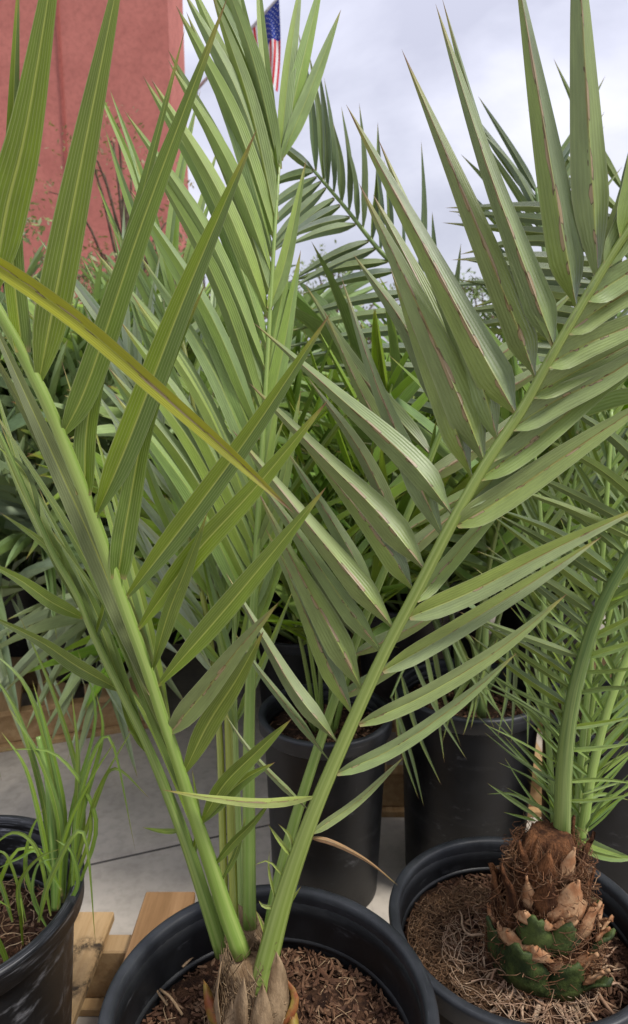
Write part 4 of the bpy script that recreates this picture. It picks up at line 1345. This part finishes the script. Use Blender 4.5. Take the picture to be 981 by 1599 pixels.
back = [  # px, depth, z0, fronds, frond length, leaf length, leaf width, single, colour, words
    (20, 2.62, zt, 18, 1.0, .38, .02, True, SILVER, 'narrow leaved silvery palm', 'at the front edge of the far pallet'),
    (175, 3.05, zt, 18, 1.3, .42, .022, True, (.19, .24, .13), 'upright silvery palm', 'behind the far pallet pot'),
    (470, 2.3, GZ, 10, .95, .36, .02, True, (.15, .23, .07), 'soft green palm', 'just beside the middle pallet'),
    (640, 2.2, zt, 10, .9, .36, .02, True, (.15, .23, .06), 'bright green palm', 'between the second row and the broad pot'),
    (-95, 2.55, zt, 18, 1.25, .42, .022, True, SILVER, 'silver green palm', 'left of the far pallet pot'),
    (262, 2.75, zt, 18, 1.15, .40, .022, True, SILVER, 'grey green palm', 'at the end of the far pallet'),
    (45, 3.3, GZ, 13, 1.55, .46, .025, False, SILVER, 'tall silvery palm', 'in the second row before the red wall'),
    (215, 3.6, GZ, 13, 1.5, .46, .025, False, (.18, .23, .12), 'tall pale palm', 'in the second row near the building corner'),
    (400, 3.1, GZ, 12, 1.15, .42, .022, False, (.15, .21, .09), 'green palm', 'in the second row behind the central frond'),
    (560, 3.0, GZ, 12, 1.0, .38, .020, False, (.15, .22, .07), 'light green palm', 'in the second row behind the smaller pot'),
    (700, 2.55, zt, 12, .95, .38, .020, False, (.11, .16, .06), 'mid green palm', 'behind the broad pot'),
    (870, 2.3, zt, 12, .95, .38, .021, False, (.10, .15, .055), 'dense green palm', 'behind the stumpy palm'),
    (1060, 2.6, GZ, 12, 1.05, .40, .021, False, (.09, .14, .055), 'deep green palm', 'at the end of the second row'),
    (-120, 4.6, GZ, 13, 1.7, .5, .026, False, SILVER, 'very tall silvery palm', 'in the third row before the red wall'),
    (120, 4.8, GZ, 13, 1.7, .5, .026, False, (.2, .25, .16), 'feathery silver palm', 'in the third row before the red wall'),
    (330, 4.5, GZ, 12, 1.35, .46, .024, False, (.17, .22, .11), 'grey palm', 'in the third row near the building corner'),
    (520, 4.4, GZ, 12, 1.2, .42, .022, False, (.15, .20, .10), 'hazy green palm', 'in the third row behind the drooping frond'),
    (680, 4.2, GZ, 12, 1.2, .42, .022, False, (.13, .18, .08), 'bushy green palm', 'in the third row behind the broad pot'),
    (850, 3.9, GZ, 12, 1.2, .42, .022, False, (.10, .15, .06), 'leafy dark palm', 'in the third row behind the scarred frond'),
    (1040, 4.1, GZ, 12, 1.25, .42, .022, False, (.10, .15, .06), 'shadowy palm', 'at the end of the third row'),
]
for (px, d, z0, nf, flen, ll, lw, single, c, wd, where) in back:
    x, y = gx(px, d), d
    c = (c[0] * 1.0, c[1] * 1.1, c[2] * .85) if c is SILVER else (c[0] * 1.3, c[1] * 1.5, c[2] * .95)
    lw *= .76
    back_pot(x, y, z0, 'black pot of the ' + wd + ' ' + where)
    world_palm(x, y, z0 + .285, wd + ' ' + where, nf, flen, ll, lw, 14 if single else 24, c, STEM_DARK if z0 < .1 else (.12, .18, .05), single, el=(32, 88), bend=(.5, 1.3), flop=.4)

# ---------- grassy seedlings in the scuffed pot
sd_ = root('palm_seedling_clump', (LC[0], LC[1], zsl), 'clump of grassy green palm seedlings in the scuffed pot', 'seedlings')
SG = Frond(sd_, [(88, 1420), (85, 1350), (80, 1280), (74, 1215), (60, 1150)], (1.0, 1.02), (15, 8), (.10, .20, .03), name='shoot')
for pts, w, d in (([(96, 1400), (92, 1280), (60, 1180), (10, 1100)], 13, 1.0), ([(110, 1400), (118, 1290), (122, 1180), (112, 1080)], 12, 1.02), ([(80, 1390), (66, 1300), (40, 1200), (0, 1140)], 10, 1.0),
                  ([(104, 1400), (128, 1270), (160, 1150), (150, 1080)], 10, 1.0), ([(90, 1420), (100, 1310), (140, 1220), (185, 1150)], 8, .98), ([(112, 1420), (124, 1250), (170, 1150), (212, 1330)], 9, .99),
                  ([(60, 1440), (80, 1370), (130, 1300), (150, 1480)], 10, .93), ([(40, 1440), (20, 1360), (0, 1330), (-40, 1350)], 9, .95), ([(80, 1430), (60, 1330), (20, 1300), (-30, 1340)], 8, .95),
                  ([(96, 1390), (60, 1330), (30, 1340), (-10, 1360)], 8, .96), ([(100, 1420), (122, 1380), (112, 1330), (85, 1310)], 8, .97), ([(75, 1450), (52, 1400), (60, 1350), (90, 1340)], 8, .95),
                  ([(30, 1430), (30, 1380), (60, 1340), (95, 1325)], 8, .94), ([(20, 1440), (5, 1390), (-10, 1360), (-40, 1330)], 8, .93), ([(100, 1410), (150, 1250), (180, 1200), (235, 1248)], 9, 1.0),
                  ([(92, 1400), (100, 1270), (72, 1140), (50, 1060)], 11, 1.03), ([(86, 1400), (70, 1260), (30, 1120), (-20, 1040)], 12, 1.03), ([(118, 1400), (150, 1280), (90, 1180), (0, 1170)], 8, 1.0),
                  ([(64, 1430), (40, 1360), (48, 1300), (70, 1260)], 8, .97), ([(104, 1410), (140, 1310), (150, 1240), (230, 1100)], 8, 1.0), ([(100, 1410), (112, 1270), (150, 1120), (120, 1010)], 9, 1.05),
                  ([(110, 1410), (130, 1260), (90, 1100), (30, 960)], 12, 1.06), ([(95, 1410), (85, 1230), (45, 1080), (-20, 1010)], 12, 1.06)):
    w *= .85
    # seedling leaves rise from the soil of their pot
    SG.leaf(pts, w, .0, d0=d, color=jit((.12, .20, .04), .2), mat='leaf_b', fold=.3, n=16, across=3, turn=random.gauss(0, .4), name='leaf', pb=.5, peak=.3)
for k in range(10):
    a = random.uniform(0, 6.28); r = .11 * math.sqrt(random.random())
    q = np.array((LC[0] + .03 + r * math.cos(a), LC[1] + r * math.sin(a), zsl))
    h = random.uniform(.08, .22); az = random.uniform(0, 6.28); ou = random.uniform(.02, .09)
    dv = np.array((math.cos(az) * ou, math.sin(az) * ou, 0))
    pts = [q * 0, dv * .3 + (0, 0, h * .6), dv * .8 + (0, 0, h), dv * 1.6 + (0, 0, h * .85)]
    v, f, uv = leaf_data(pts, random.uniform(.004, .008), nrm(CAMA - q), 10, .3, 1, .6, .3, 1.8, (0, .4), 3)
    make_obj('leaf', mesh('leaf', v, f, uv), M['leaf_b'], sd_, q, jit((.12, .20, .04), .25))
fibres(sol, 'dry_straw', M['fibre'], 130, soil_hair(LC[0], LC[1], zsl, rsl, .0, .09, .3), .0009)
